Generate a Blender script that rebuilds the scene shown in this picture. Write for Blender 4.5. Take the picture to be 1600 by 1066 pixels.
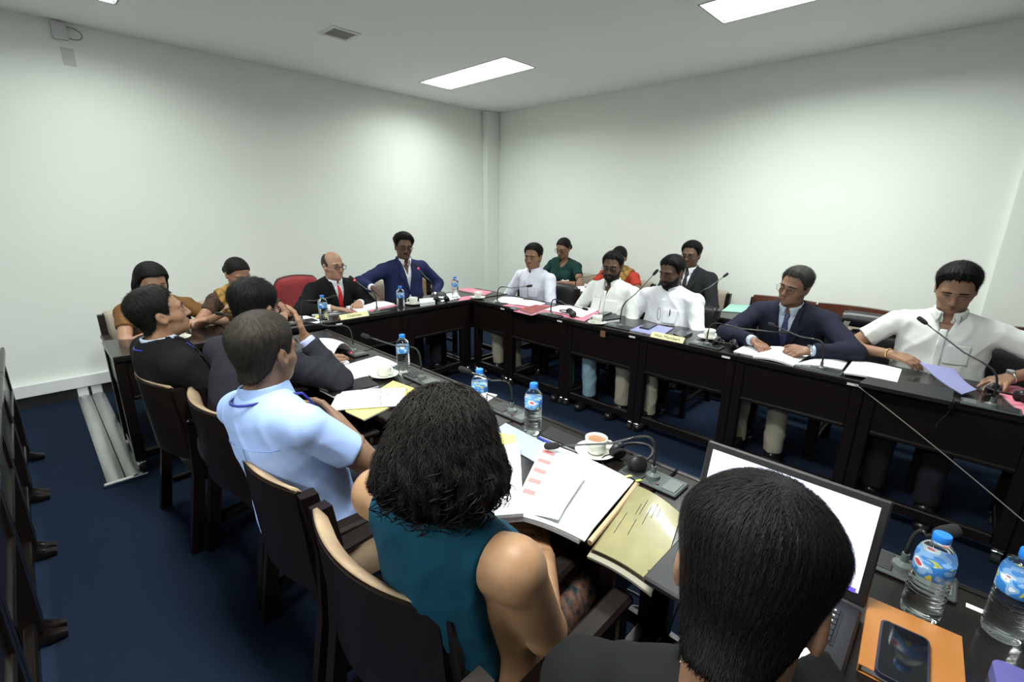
import bpy, bmesh, math, random
import numpy as np
from mathutils import Vector, Matrix

for o in list(bpy.data.objects):
    bpy.data.objects.remove(o, do_unlink=True)
SC = bpy.context.scene
COL = SC.collection
PI = math.pi
random.seed(7)
RNG = np.random.default_rng(11)

# ------------------------------------------------------------------ camera
CAM_H = 1.60
YAW, PITCH, ROLL, FPX = 0.7669, 0.2735, 0.0152, 729.42
fw = Vector((math.cos(YAW)*math.cos(PITCH), math.sin(YAW)*math.cos(PITCH), -math.sin(PITCH)))
rt = Vector((math.sin(YAW), -math.cos(YAW), 0.0))
up = rt.cross(fw)
rt2 = rt*math.cos(ROLL) + up*math.sin(ROLL)
up2 = -rt*math.sin(ROLL) + up*math.cos(ROLL)
cd = bpy.data.cameras.new('camera')
cam = bpy.data.objects.new('camera', cd)
COL.objects.link(cam)
cd.sensor_width = 36.0
cd.sensor_fit = 'HORIZONTAL'
cd.lens = FPX/1600.0*36.0
cd.clip_start = 0.02
cam.matrix_world = Matrix(((rt2.x, up2.x, -fw.x, 0.0), (rt2.y, up2.y, -fw.y, 0.0), (rt2.z, up2.z, -fw.z, CAM_H), (0, 0, 0, 1)))
SC.camera = cam

# ------------------------------------------------------------------ world, exposure
w = bpy.data.worlds.new('world'); SC.world = w
w.use_nodes = True
w.node_tree.nodes['Background'].inputs[0].default_value = (0.8, 0.9, 1.0, 1)
w.node_tree.nodes['Background'].inputs[1].default_value = 0.05
SC.view_settings.view_transform = 'Standard'
SC.view_settings.look = 'None'
SC.view_settings.gamma = 1.0
SC.view_settings.use_curve_mapping = False
SC.view_settings.exposure = 0.72
LIGHT_SPREAD = 2.75
LIGHT_COL = (0.95, 1.0, 0.95)

# ------------------------------------------------------------------ room constants
XB, YA, ZC = 5.006, 5.232, 2.908     # right wall plane, back wall plane, ceiling
X0, Y0 = -3.4, -3.6
TZ = 0.75                            # desk tops

# ------------------------------------------------------------------ materials
MATS = {}
def mat(name, col, rough=0.6, metal=0.0, spec=0.5, bump=0.0, scale=50.0, var=0.0, vscale=6.0, col2=None, stretch=None,
        emit=0.0, trans=0.0, ior=1.45, sheen=0.0, coat=0.0, sss=0.0, detail=4.0):
    if name in MATS: return MATS[name]
    m = bpy.data.materials.new(name); m.use_nodes = True
    nt = m.node_tree; b = nt.nodes['Principled BSDF']
    b.inputs['Base Color'].default_value = (*col, 1)
    b.inputs['Roughness'].default_value = rough
    b.inputs['Metallic'].default_value = metal
    b.inputs['Specular IOR Level'].default_value = spec
    b.inputs['IOR'].default_value = ior
    if trans: b.inputs['Transmission Weight'].default_value = trans
    if sheen: b.inputs['Sheen Weight'].default_value = sheen
    if coat:
        b.inputs['Coat Weight'].default_value = coat; b.inputs['Coat Roughness'].default_value = 0.08
    if sss:
        b.inputs['Subsurface Weight'].default_value = sss; b.inputs['Subsurface Radius'].default_value = (0.01, 0.004, 0.002)
    if emit:
        b.inputs['Emission Color'].default_value = (*col, 1); b.inputs['Emission Strength'].default_value = emit
    if var or bump:
        tc = nt.nodes.new('ShaderNodeTexCoord'); mp = nt.nodes.new('ShaderNodeMapping')
        nt.links.new(tc.outputs['Object'], mp.inputs[0])
        if stretch: mp.inputs['Scale'].default_value = stretch
    if var:
        n = nt.nodes.new('ShaderNodeTexNoise'); n.inputs['Scale'].default_value = vscale; n.inputs['Detail'].default_value = detail
        nt.links.new(mp.outputs[0], n.inputs[0])
        r = nt.nodes.new('ShaderNodeMapRange'); r.inputs[1].default_value = 0.3; r.inputs[2].default_value = 0.7
        nt.links.new(n.outputs[0], r.inputs[0])
        mx = nt.nodes.new('ShaderNodeMix'); mx.data_type = 'RGBA'
        c2 = col2 if col2 else tuple(c*(1-var) for c in col)
        mx.inputs[6].default_value = (*col, 1); mx.inputs[7].default_value = (*c2, 1)
        nt.links.new(r.outputs[0], mx.inputs[0]); nt.links.new(mx.outputs[2], b.inputs['Base Color'])
    if bump:
        n2 = nt.nodes.new('ShaderNodeTexNoise'); n2.inputs['Scale'].default_value = scale; n2.inputs['Detail'].default_value = 3
        nt.links.new(mp.outputs[0], n2.inputs[0])
        bp = nt.nodes.new('ShaderNodeBump'); bp.inputs['Strength'].default_value = bump; bp.inputs['Distance'].default_value = 0.004
        nt.links.new(n2.outputs[0], bp.inputs['Height']); nt.links.new(bp.outputs[0], b.inputs['Normal'])
    MATS[name] = m
    return m

M_WALL = mat('wall_paint', (0.80, 0.83, 0.78), 0.85, spec=0.2, bump=0.05, scale=160, var=0.04, vscale=1.2)
M_CEIL = mat('ceiling_paint', (0.92, 0.94, 0.93), 0.9, spec=0.1, bump=0.04, scale=300)
M_TRIM = mat('trim_paint', (0.72, 0.74, 0.74), 0.4)
M_CARPET = mat('blue_carpet', (0.0165, 0.0275, 0.054), 0.95, spec=0.05, bump=0.7, scale=420, var=0.45, vscale=260)
M_DARK = mat('dark_recess', (0.012, 0.012, 0.014), 0.8)
M_DESK = mat('dark_desk_wood', (0.009, 0.006, 0.005), 0.32, spec=0.4, coat=0.2, var=0.35, vscale=9, stretch=(1, 7, 7), bump=0.05, scale=40)
M_DESKTOP = mat('desk_top_wood', (0.011, 0.008, 0.0075), 0.26, spec=0.42, coat=0.2, var=0.35, vscale=9, stretch=(7, 1, 7))
M_CHAIRWOOD = mat('dark_chair_wood', (0.010, 0.006, 0.005), 0.38, spec=0.35, coat=0.12, var=0.4, vscale=10, stretch=(6, 6, 1))
M_BROWNWOOD = mat('red_brown_wood', (0.105, 0.032, 0.018), 0.35, coat=0.25, var=0.4, vscale=8, stretch=(6, 1, 6))
M_BEIGE = mat('beige_upholstery', (0.36, 0.26, 0.165), 0.75, spec=0.25, var=0.35, vscale=14, col2=(0.24, 0.17, 0.11), bump=0.25, scale=60)
M_BEIGE2 = mat('grey_beige_upholstery', (0.42, 0.36, 0.29), 0.8, spec=0.2, var=0.15, vscale=12, bump=0.2, scale=120)
M_RED = mat('red_upholstery', (0.27, 0.030, 0.035), 0.85, spec=0.2, bump=0.4, scale=240, sheen=0.3)
M_BLACKP = mat('black_plastic', (0.012, 0.012, 0.013), 0.42)
M_BLACKR = mat('black_rubber', (0.014, 0.014, 0.014), 0.75)
M_FOAM = mat('mic_foam', (0.016, 0.016, 0.016), 0.95, bump=0.8, scale=500)
M_GREYP = mat('grey_plastic', (0.055, 0.065, 0.062), 0.32, spec=0.5)
M_GREYP2 = mat('mid_grey_plastic', (0.11, 0.125, 0.12), 0.3)
M_CHROME = mat('chrome', (0.75, 0.75, 0.76), 0.12, metal=1.0)
M_STEEL = mat('brushed_steel', (0.60, 0.61, 0.60), 0.42, metal=0.75, var=0.3, vscale=3, stretch=(6, 0.6, 6))
M_GOLD = mat('gold_metal', (0.8, 0.55, 0.2), 0.25, metal=1.0)
M_CERAMIC = mat('white_ceramic', (0.74, 0.74, 0.68), 0.12, coat=0.5)
M_TEA = mat('milk_tea', (0.33, 0.17, 0.09), 0.1)
M_PAPER = mat('white_paper', (0.82, 0.83, 0.85), 0.85, spec=0.2)
M_PAPER2 = mat('white_paper_stack', (0.72, 0.73, 0.78), 0.85, spec=0.2)
M_PINK = mat('pink_card', (0.72, 0.22, 0.30), 0.7, spec=0.25)
M_MAROON = mat('maroon_cover', (0.34, 0.07, 0.06), 0.5, var=0.3, vscale=30)
M_YELLOW = mat('yellow_card', (0.80, 0.72, 0.22), 0.75, spec=0.2)
M_PALEY = mat('pale_yellow_card', (0.76, 0.74, 0.42), 0.7, spec=0.2)
M_LILAC = mat('lilac_card', (0.24, 0.25, 0.46), 0.6)
M_BLUEGREY = mat('blue_grey_card', (0.33, 0.38, 0.50), 0.5)
M_MINT = mat('mint_card', (0.32, 0.58, 0.48), 0.7)
M_OLIVE = mat('olive_cover', (0.30, 0.27, 0.135), 0.32, coat=0.3, var=0.2, vscale=18)
M_SPINE = mat('tan_spine', (0.52, 0.36, 0.22), 0.6)
M_ORANGE = mat('orange_leatherette', (0.40, 0.155, 0.035), 0.45, bump=0.1, scale=300)
M_LABELW = mat('white_sticker', (0.75, 0.75, 0.72), 0.6)
M_INK = mat('black_ink', (0.01, 0.01, 0.012), 0.7)
M_BLUEINK = mat('blue_pen_plastic', (0.02, 0.05, 0.35), 0.3)
M_REDP = mat('red_mark', (0.7, 0.06, 0.05), 0.5)
M_REDLED = mat('red_led', (1.0, 0.03, 0.06), 0.4, emit=2.0)
M_CAP = mat('blue_bottle_cap', (0.02, 0.20, 0.72), 0.35)
M_LEATHER = mat('black_leather', (0.012, 0.012, 0.014), 0.38, bump=0.2, scale=200)
M_CANVAS = mat('olive_canvas_strap', (0.10, 0.10, 0.075), 0.85, bump=0.4, scale=300)
M_CABLE = mat('grey_cable', (0.30, 0.28, 0.25), 0.5)
M_GLASS = mat('lens_glass', (0.95, 0.97, 0.97), 0.02, trans=1.0, ior=1.06)
M_FRAME = mat('spectacle_frame', (0.010, 0.008, 0.008), 0.25)
M_THINFRAME = mat('metal_spectacle_frame', (0.10, 0.08, 0.07), 0.3, metal=0.7)

# ------------------------------------------------------------------ mesh helpers
def link(o, parent=None):
    COL.objects.link(o)
    if parent is not None: o.parent = parent
    return o
class MB:
    def __init__(s): s.v = []; s.f = []; s.m = []; s.mats = []
    def mi(s, m):
        if m not in s.mats: s.mats.append(m)
        return s.mats.index(m)
    def add(s, vs, fs, m=None):
        b = len(s.v); s.v += [tuple(v) for v in vs]; k = s.mi(m) if m else 0
        for f in fs: s.f.append(tuple(i+b for i in f)); s.m.append(k)
        return s
    def box(s, c, d, m=None, ch=None, rot=None):
        """chamfered box: centre c, full size d"""
        hx, hy, hz = d[0]/2, d[1]/2, d[2]/2
        if ch is None: ch = min(0.004, 0.2*min(d))
        vs = []; idx = {}
        for sx in (-1, 1):
            for sy in (-1, 1):
                for sz in (-1, 1):
                    for a in range(3):
                        p = [sx*(hx-ch), sy*(hy-ch), sz*(hz-ch)]
                        p[a] = (sx*hx, sy*hy, sz*hz)[a]
                        idx[(sx, sy, sz, a)] = len(vs); vs.append(Vector(p))
        fs = []
        for a in range(3):
            b_, c_ = (a+1) % 3, (a+2) % 3
            for sg in (-1, 1):
                q = []
                for (u, v) in ((-1, -1), (1, -1), (1, 1), (-1, 1)):
                    k = [0, 0, 0]; k[a] = sg; k[b_] = u; k[c_] = v; q.append(idx[(k[0], k[1], k[2], a)])
                fs.append(q if sg > 0 else q[::-1])
            for u in (-1, 1):
                for v in (-1, 1):
                    q = []
                    for sg, ax in ((-1, b_), (1, b_), (1, c_), (-1, c_)):
                        k = [0, 0, 0]; k[a] = sg; k[b_] = u; k[c_] = v; q.append(idx[(k[0], k[1], k[2], ax)])
                    fs.append(q if u*v < 0 else q[::-1])
        for sx in (-1, 1):
            for sy in (-1, 1):
                for sz in (-1, 1):
                    q = [idx[(sx, sy, sz, a)] for a in range(3)]
                    fs.append(q if sx*sy*sz > 0 else q[::-1])
        R = rot if rot is not None else Matrix.Identity(3)
        vs = [R @ v + Vector(c) for v in vs]
        return s.add(vs, fs, m)
    def tube(s, pts, r, n=8, m=None, cap=True):
        pts = [Vector(p) for p in pts]
        rs = r if isinstance(r, (list, tuple)) else [r]*len(pts)
        vs = []; fs = []; prev = None
        for i, p in enumerate(pts):
            t = (pts[min(i+1, len(pts)-1)] - pts[max(i-1, 0)])
            if t.length < 1e-9: t = Vector((0, 0, 1))
            t.normalize()
            if prev is None:
                a = Vector((0, 0, 1)) if abs(t.z) < 0.9 else Vector((1, 0, 0))
                u = t.cross(a).normalized()
            else:
                u = prev - t*prev.dot(t)
                u = u.normalized() if u.length > 1e-6 else t.orthogonal().normalized()
            prev = u; v = t.cross(u)
            for k in range(n):
                an = 2*PI*k/n
                vs.append(p + (u*math.cos(an) + v*math.sin(an))*rs[i])
        for i in range(len(pts)-1):
            for k in range(n):
                fs.append((i*n+k, i*n+(k+1) % n, (i+1)*n+(k+1) % n, (i+1)*n+k))
        if cap:
            fs.append(tuple(range(n))[::-1]); fs.append(tuple((len(pts)-1)*n+k for k in range(n)))
        return s.add(vs, fs, m)
    def lathe(s, prof, n=24, m=None, c=(0, 0, 0)):
        vs = []; fs = []
        for (r, z) in prof:
            for k in range(n):
                a = 2*PI*k/n
                vs.append((c[0]+r*math.cos(a), c[1]+r*math.sin(a), c[2]+z))
        for i in range(len(prof)-1):
            for k in range(n):
                fs.append((i*n+k, i*n+(k+1) % n, (i+1)*n+(k+1) % n, (i+1)*n+k))
        if prof[0][0] > 1e-6: fs.append(tuple(range(n))[::-1])
        if prof[-1][0] > 1e-6: fs.append(tuple((len(prof)-1)*n+k for k in range(n)))
        return s.add(vs, fs, m)
    def prism(s, poly, z0, z1, m=None):
        n = len(poly)
        vs = [(x, y, z0) for x, y in poly] + [(x, y, z1) for x, y in poly]
        fs = [tuple(range(n))[::-1], tuple(range(n, 2*n))] + [(i, (i+1) % n, n+(i+1) % n, n+i) for i in range(n)]
        return s.add(vs, fs, m)
    def grid(s, fn, nu, nv, m=None, thick=0.0, tdir=(0, 0, -1)):
        """surface fn(u,v)->point on a nu x nv grid, with optional thickness"""
        pts = [[Vector(fn(i/(nu-1), j/(nv-1))) for j in range(nv)] for i in range(nu)]
        vs = [p for row in pts for p in row]
        fs = [(i*nv+j, (i+1)*nv+j, (i+1)*nv+j+1, i*nv+j+1) for i in range(nu-1) for j in range(nv-1)]
        if thick:
            N = len(vs); td = Vector(tdir)*thick
            vs += [v+td for v in vs]
            fs += [tuple(N+k for k in f[::-1]) for f in fs]
            rim = [i*nv for i in range(nu)] + [(nu-1)*nv+j for j in range(1, nv)] + [i*nv+nv-1 for i in range(nu-2, -1, -1)] + [j for j in range(nv-2, 0, -1)]
            L = len(rim)
            fs += [(rim[(k+1) % L], rim[k], N+rim[k], N+rim[(k+1) % L]) for k in range(L)]
        return s.add(vs, fs, m)
    def mesh(s, name, m=None):
        me = bpy.data.meshes.new(name)
        me.from_pydata(s.v, [], s.f)
        if s.mats:
            for k in s.mats: me.materials.append(k)
            me.polygons.foreach_set('material_index', s.m)
        elif m: me.materials.append(m)
        return me
    def build(s, name, m=None, parent=None, smooth=False, loc=None, rz=0.0):
        me = s.mesh(name, m)
        if smooth:
            me.polygons.foreach_set('use_smooth', [True]*len(me.polygons))
            if smooth != 'all': me.set_sharp_from_angle(angle=math.radians(40))
        me.update()
        o = bpy.data.objects.new(name, me)
        if loc is not None: o.location = loc
        o.rotation_euler.z = rz
        return link(o, parent)
def tag(o, label, cat, group=None, kind=None):
    o['label'] = label; o['category'] = cat
    if group: o['group'] = group
    if kind: o['kind'] = kind
    return o
def empty(name, loc=(0, 0, 0), rz=0.0, label=None, cat=None, group=None):
    o = bpy.data.objects.new(name, None); o.empty_display_size = 0.1
    o.location = loc; o.rotation_euler.z = rz; link(o)
    if label: tag(o, label, cat, group)
    return o
def struct(name, mb, m=None, smooth=False):
    o = mb.build(name, m, None, smooth); o['kind'] = 'structure'; return o
def copy_tree(o, parent=None):
    c = o.copy(); COL.objects.link(c); c.parent = parent
    for ch in [k for k in o.children]: copy_tree(ch, c)
    return c
def bez(p0, p1, p2, p3, n=12):
    p0, p1, p2, p3 = map(Vector, (p0, p1, p2, p3)); out = []
    for i in range(n+1):
        t = i/n; u = 1-t
        out.append(p0*u**3 + p1*3*u*u*t + p2*3*u*t*t + p3*t**3)
    return out
def text_part(name, body, size, m, parent, loc, rot, depth=0.0004):
    cu = bpy.data.curves.new(name, 'FONT'); cu.body = body; cu.size = size; cu.extrude = depth
    cu.align_x = 'CENTER'; cu.align_y = 'CENTER'
    to = bpy.data.objects.new(name+'_tmp', cu); COL.objects.link(to)
    dg = bpy.context.evaluated_depsgraph_get()
    me = bpy.data.meshes.new_from_object(to.evaluated_get(dg))
    bpy.data.objects.remove(to, do_unlink=True)
    me.materials.clear(); me.materials.append(m)
    o = bpy.data.objects.new(name, me); o.location = loc; o.rotation_euler = rot
    return link(o, parent)
# ================================================================== THE ROOM
mb = MB(); mb.box(((X0+XB)/2, (Y0+YA)/2, -0.05), (XB-X0+0.4, YA-Y0+0.4, 0.1)); struct('floor', mb, M_CARPET)
# ceiling with openings for the recessed light panels
LW, LL = 0.430, 1.309
LIGHTS = [(3.50, 3.965, 'ceiling light panel nearest the corner column'), (3.575, 0.95, 'ceiling light panel over the right-hand row of seats'),
          (0.535, 3.86, 'ceiling light panel near the camera bracket on the back wall'), (0.60, 0.90, 'ceiling light panel overhead beyond the top of the picture'), (-2.3, 0.90, 'ceiling light panel over the near left aisle')]
mb = MB()
holes = [(x-LW/2, x+LW/2, y-LL/2, y+LL/2) for x, y, _ in LIGHTS]
xs = sorted(set([X0-0.2, XB+0.2] + [h[0] for h in holes] + [h[1] for h in holes]))
ys = sorted(set([Y0-0.2, YA+0.2] + [h[2] for h in holes] + [h[3] for h in holes]))
for i in range(len(xs)-1):
    for j in range(len(ys)-1):
        cx, cy = (xs[i]+xs[i+1])/2, (ys[j]+ys[j+1])/2
        if any(h[0] < cx < h[1] and h[2] < cy < h[3] for h in holes): continue
        mb.add([(xs[i], ys[j], ZC), (xs[i+1], ys[j], ZC), (xs[i+1], ys[j+1], ZC), (xs[i], ys[j+1], ZC)], [(3, 2, 1, 0)])
mb.add([(X0-0.2, Y0-0.2, ZC+0.12), (XB+0.2, Y0-0.2, ZC+0.12), (XB+0.2, YA+0.2, ZC+0.12), (X0-0.2, YA+0.2, ZC+0.12)], [(0, 1, 2, 3)])
struct('ceiling', mb, M_CEIL)
def wall(name, x0, x1, y0, y1):
    mb = MB(); mb.box(((x0+x1)/2, (y0+y1)/2, ZC/2), (x1-x0, y1-y0, ZC), ch=0.0005); return struct(name, mb, M_WALL)
wall('wall_back', X0-0.2, XB+0.2, YA, YA+0.2)
wall('wall_right', XB, XB+0.2, Y0, YA)
wall('wall_left', X0-0.2, X0, Y0, YA)
wall('wall_front', X0-0.2, XB+0.2, Y0-0.2, Y0)
mb = MB(); mb.box((XB-0.12, YA-0.05, ZC/2), (0.24, 0.10, ZC-0.002), ch=0.006); struct('trim_1', mb, M_WALL)      # corner chase
mb = MB(); mb.box((XB-0.03, -0.142-0.45, ZC/2), (0.06, 0.9, ZC-0.002), ch=0.004); struct('trim_2', mb, M_WALL)   # pier on the right wall
# raised skirting duct on the back wall, dark gap under it
mb = MB(); mb.box(((X0+XB)/2, YA-0.025, 0.148), (XB-X0, 0.05, 0.105), M_TRIM, ch=0.006)
mb.box(((X0+XB)/2, YA-0.012, 0.045), (XB-X0, 0.024, 0.10), M_DARK, ch=0.001); struct('baseboard_back', mb)
mb = MB(); mb.box((XB-0.012, (Y0+YA)/2, 0.06), (0.024, YA-Y0-0.1, 0.12), M_TRIM, ch=0.004); struct('baseboard_right', mb)

PANEL_W = [20.0, 37.0, 18.5, 48.0, 78.0]      # power balanced per panel to even out the walls; last one raised as fill
for i, (x, y, lab) in enumerate(LIGHTS):
    t = empty('ceiling_light', (x, y, ZC), 0, 'white glowing ' + lab, 'ceiling light')
    mb = MB(); fwd = 0.012
    for sx in (-1, 1):
        mb.box((sx*(LW/2-fwd/2), 0, 0.012), (fwd, LL, 0.03), ch=0.002)
        mb.box((0, sx*(LL/2-fwd/2), 0.012), (LW-2*fwd, fwd, 0.03), ch=0.002)
    mb.build('frame', mat('light_frame', (0.30, 0.32, 0.31), 0.4), t)
    mb = MB(); mb.box((0, 0, 0.022), (LW-2*fwd, LL-2*fwd, 0.006), ch=0.001)
    mb.build('diffuser', mat('light_diffuser', (0.93, 1.0, 0.97), 0.5, emit=2.6), t)
    ld = bpy.data.lights.new('panel_lamp', 'AREA'); ld.shape = 'RECTANGLE'; ld.size = LW-0.04; ld.size_y = LL-0.04
    ld.energy = PANEL_W[i]; ld.color = LIGHT_COL; ld.spread = LIGHT_SPREAD
    lo = bpy.data.objects.new('panel_lamp', ld); lo.location = (0, 0, 0.014); link(lo, t)

# square air grille on the ceiling
t = empty('ceiling_vent', (2.03, 3.87, ZC), 0, 'small square grey air grille set into the ceiling', 'vent')
mb = MB()
for s_ in (-1, 1):
    mb.box((s_*0.105, 0, -0.004), (0.025, 0.235, 0.010)); mb.box((0, s_*0.105, -0.004), (0.185, 0.025, 0.010))
mb.build('frame', mat('vent_frame', (0.75, 0.77, 0.75), 0.6), t)
for k in range(7):
    mb = MB(); mb.box((0, -0.08+k*0.0267, -0.004), (0.186, 0.013, 0.004), rot=Matrix.Rotation(0.5, 3, 'X')); mb.build('slat', mat('vent_slat', (0.62, 0.60, 0.58), 0.7), t)
mb = MB(); mb.box((0, 0, -0.0005), (0.19, 0.19, 0.001)); mb.build('backing', mat('vent_back', (0.45, 0.43, 0.42), 0.8), t)

# junction box at the top of the back wall with its loop of cable, and the mark below it
t = empty('junction_box', (0.487, YA, ZC-0.075), 0, 'small grey electrical box with a cable loop high on the back wall', 'electrical box')
mb = MB(); mb.box((0, -0.02, 0.01), (0.088, 0.04, 0.115), ch=0.005); mb.build('box', mat('grey_box', (0.55, 0.53, 0.54), 0.4), t)
for sx in (-1, 1):
    mb = MB(); mb.tube([(sx*0.028, -0.040, 0.03), (sx*0.028, -0.043, 0.03)], 0.004, 8); mb.build('screw', M_STEEL, t)
mb = MB(); mb.box((0, -0.0245, -0.045), (0.078, 0.035, 0.008)); mb.build('lip', M_TRIM, t)
mb = MB(); mb.tube(bez((0.044, -0.012, 0.045), (0.15, -0.012, 0.055), (0.16, -0.012, -0.05), (0.044, -0.012, -0.03), 16), 0.004, 6); mb.build('cable', M_CABLE, t, True)
mb = MB(); mb.box((0.51, YA-0.001, 2.675), (0.075, 0.002, 0.125), ch=0.0005)
for zz, xx in ((2.71, 0.0), (2.635, 0.015)): mb.tube([(0.505+xx, YA-0.004, zz), (0.505+xx, YA, zz)], 0.004, 6)
tag(mb.build('wall_plate', mat('wall_patch', (0.60, 0.62, 0.60), 0.8, var=0.12, vscale=20)), 'faint grey mounting patch with screw holes under the wall box', 'mounting patch')

# silver twin-channel cable duct on the carpet
t = empty('floor_duct', (0.178, 4.29, 0), 0, 'long silver twin-channel cable cover lying on the blue carpet', 'cable duct')
mb = MB()
for sx, w_ in ((-0.045, 0.085), (0.045, 0.085)):
    mb = MB()
    def f(u, v, sx=sx, w_=w_): return (sx+(u-0.5)*w_, (v-0.5)*1.86, 0.004+0.020*math.sin(PI*u)**0.6)
    mb.grid(f, 9, 8); mb.build('channel', M_STEEL, t, True)
mb = MB(); mb.box((0, -0.935, 0.012), (0.21, 0.03, 0.024), ch=0.004); mb.build('end_strip', M_CHROME, t)
for sx in (-0.045, 0.045):
    mb = MB(); mb.box((sx, 0.925, 0.06), (0.07, 0.02, 0.12), ch=0.003); mb.build('riser', M_TRIM, t)
# ================================================================== DESKS
def make_desk(L=0.667, D=0.50, feet=False, topm=None):
    t = empty('desk', (0, 0, 0))
    g = 0.003
    MB().box((0, 0, TZ-0.017), (L-g, D, 0.034), ch=0.006).build('desktop', topm or M_DESKTOP, t)
    MB().box((0, D/2-0.008, TZ+0.001), (L-g, 0.016, 0.010), ch=0.004).build('edge_bead', M_DESK, t)
    MB().box((0, D/2-0.035, 0.598), (L-g-0.11, 0.020, 0.235), ch=0.003).build('front_panel', M_DESK, t)
    MB().box((0, D/2-0.028, 0.482), (L-g-0.11, 0.030, 0.022), ch=0.005).build('panel_rail', M_DESK, t)
    MB().box((0, D/2-0.045, 0.105), (L-g-0.11, 0.035, 0.055), ch=0.006).build('foot_rail', M_DESK, t)
    for sx in (-1, 1):
        lx = sx*(L/2-g/2-0.027)
        MB().box((lx, D/2-0.045, 0.395), (0.054, 0.060, 0.64), ch=0.005).build('leg', M_DESK, t)
        MB().box((lx, -D/2+0.06, 0.395), (0.054, 0.060, 0.64), ch=0.005).build('leg', M_DESK, t)
        MB().box((lx, 0.007, 0.62), (0.030, D-0.165, 0.18), ch=0.004).build('side_apron', M_DESK, t)
        MB().box((lx, 0.007, 0.105), (0.040, D-0.165, 0.05), ch=0.005).build('side_rail', M_DESK, t)
        for yy in (D/2-0.045, -D/2+0.06):
            if feet:
                mb = MB()
                pts = [(lx, yy-0.01, 0.085), (lx, yy+0.005, 0.045), (lx, yy+0.045, 0.024), (lx, yy+0.085, 0.018)]
                mb.tube(pts, [0.030, 0.032, 0.026, 0.018], 10); mb.build('foot', M_DESK, t, True)
            else:
                c = MB()
                c.tube([(lx-0.016, yy+0.012, 0.026), (lx+0.016, yy+0.012, 0.026)], 0.026, 14)
                c.build('caster', M_BLACKR, t, True)
                MB().box((lx, yy+0.006, 0.058), (0.046, 0.05, 0.030), ch=0.010).build('caster_housing', M_CHROME, t, True)
    return t
def place_desk(cx, cy, rz, label, L=0.667, D=0.50, feet=False, sticker=None, proto={}):
    key = (round(L, 3), D, feet)
    if key not in proto:
        o = proto[key] = make_desk(L, D, feet)
    else:
        o = copy_tree(proto[key])
    o.location = (cx, cy, 0); o.rotation_euler.z = rz
    tag(o, label, 'desk', 'dark wooden desk units of the meeting room')
    if sticker is not None:
        MB().box((sticker, D/2+0.0008, TZ-0.020), (0.050, 0.0016, 0.013), ch=0.0003).build('number_sticker', M_LABELW, o)
    return o
RB = [3.39, 2.914, 2.25, 1.583, 0.92, 0.26, -0.40, -1.067]
RL = ['at the corner beside the pink folders', 'before the plain white shirted man', 'in front of the bearded man in glasses', 'carrying the members name card',
      'in front of the navy suited man with papers', 'carrying the closed black laptop', 'at the near right edge of the picture']
for i in range(7):
    place_desk(3.20, (RB[i]+RB[i+1])/2, PI/2, 'dark wooden desk of the right row ' + RL[i], RB[i]-RB[i+1], 0.50, False, -(RB[i]-RB[i+1])/2+0.055)
HL = ['at the far left before the woman in brown', 'before the woman in glasses at the left', 'bearing the chairman name card', 'in front of the man in the navy blazer', 'in the corner under the pink folders']
HX = [(0.24, 0.905), (0.905, 1.567), (1.567, 2.235), (2.235, 2.90), (2.90, 3.48)]
for i, (a, b) in enumerate(HX):
    place_desk((a+b)/2, 3.65, PI, 'dark wooden desk of the head row ' + HL[i], b-a, 0.50, False, (b-a)/2-0.03 if i in (1, 2) else None)
LB = [3.228, 2.564, 1.90, 1.236, 0.572, -0.092, -0.76]
LLb = ['before the man with a lanyard', 'under the white pages', 'with the yellow pad and spectacles', 'before the woman with curls', 'under the laptop', 'at the near bottom right corner']
for i in range(6):
    place_desk(1.17, (LB[i]+LB[i+1])/2, -PI/2, 'dark wooden desk of the left row ' + LLb[i], 0.664, 0.50, False, 0.664/2-0.05 if i < 4 else None)
BB = [3.78, 3.113, 2.446, 1.78, 1.113]
BL = ['before the woman in green', 'before the woman in red and gold', 'before the charcoal suited man', 'with the mint folder on it']
for i in range(4):
    place_desk(4.205, (BB[i]+BB[i+1])/2, PI/2, 'dark wooden desk of the rear row ' + BL[i], 0.667, 0.45)
FB = [4.09, 3.47, 2.85, 2.23, 1.61, 0.99]
FL = ['nearest the back wall', 'second from the back wall', 'third from the back wall', 'behind the one with the pink folder', 'carrying the pink folder at the left edge']
for i in range(5):
    place_desk(-0.44, (FB[i]+FB[i+1])/2, -PI/2, 'dark brown desk along the left edge, ' + FL[i], 0.62, 0.50, True)

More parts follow.
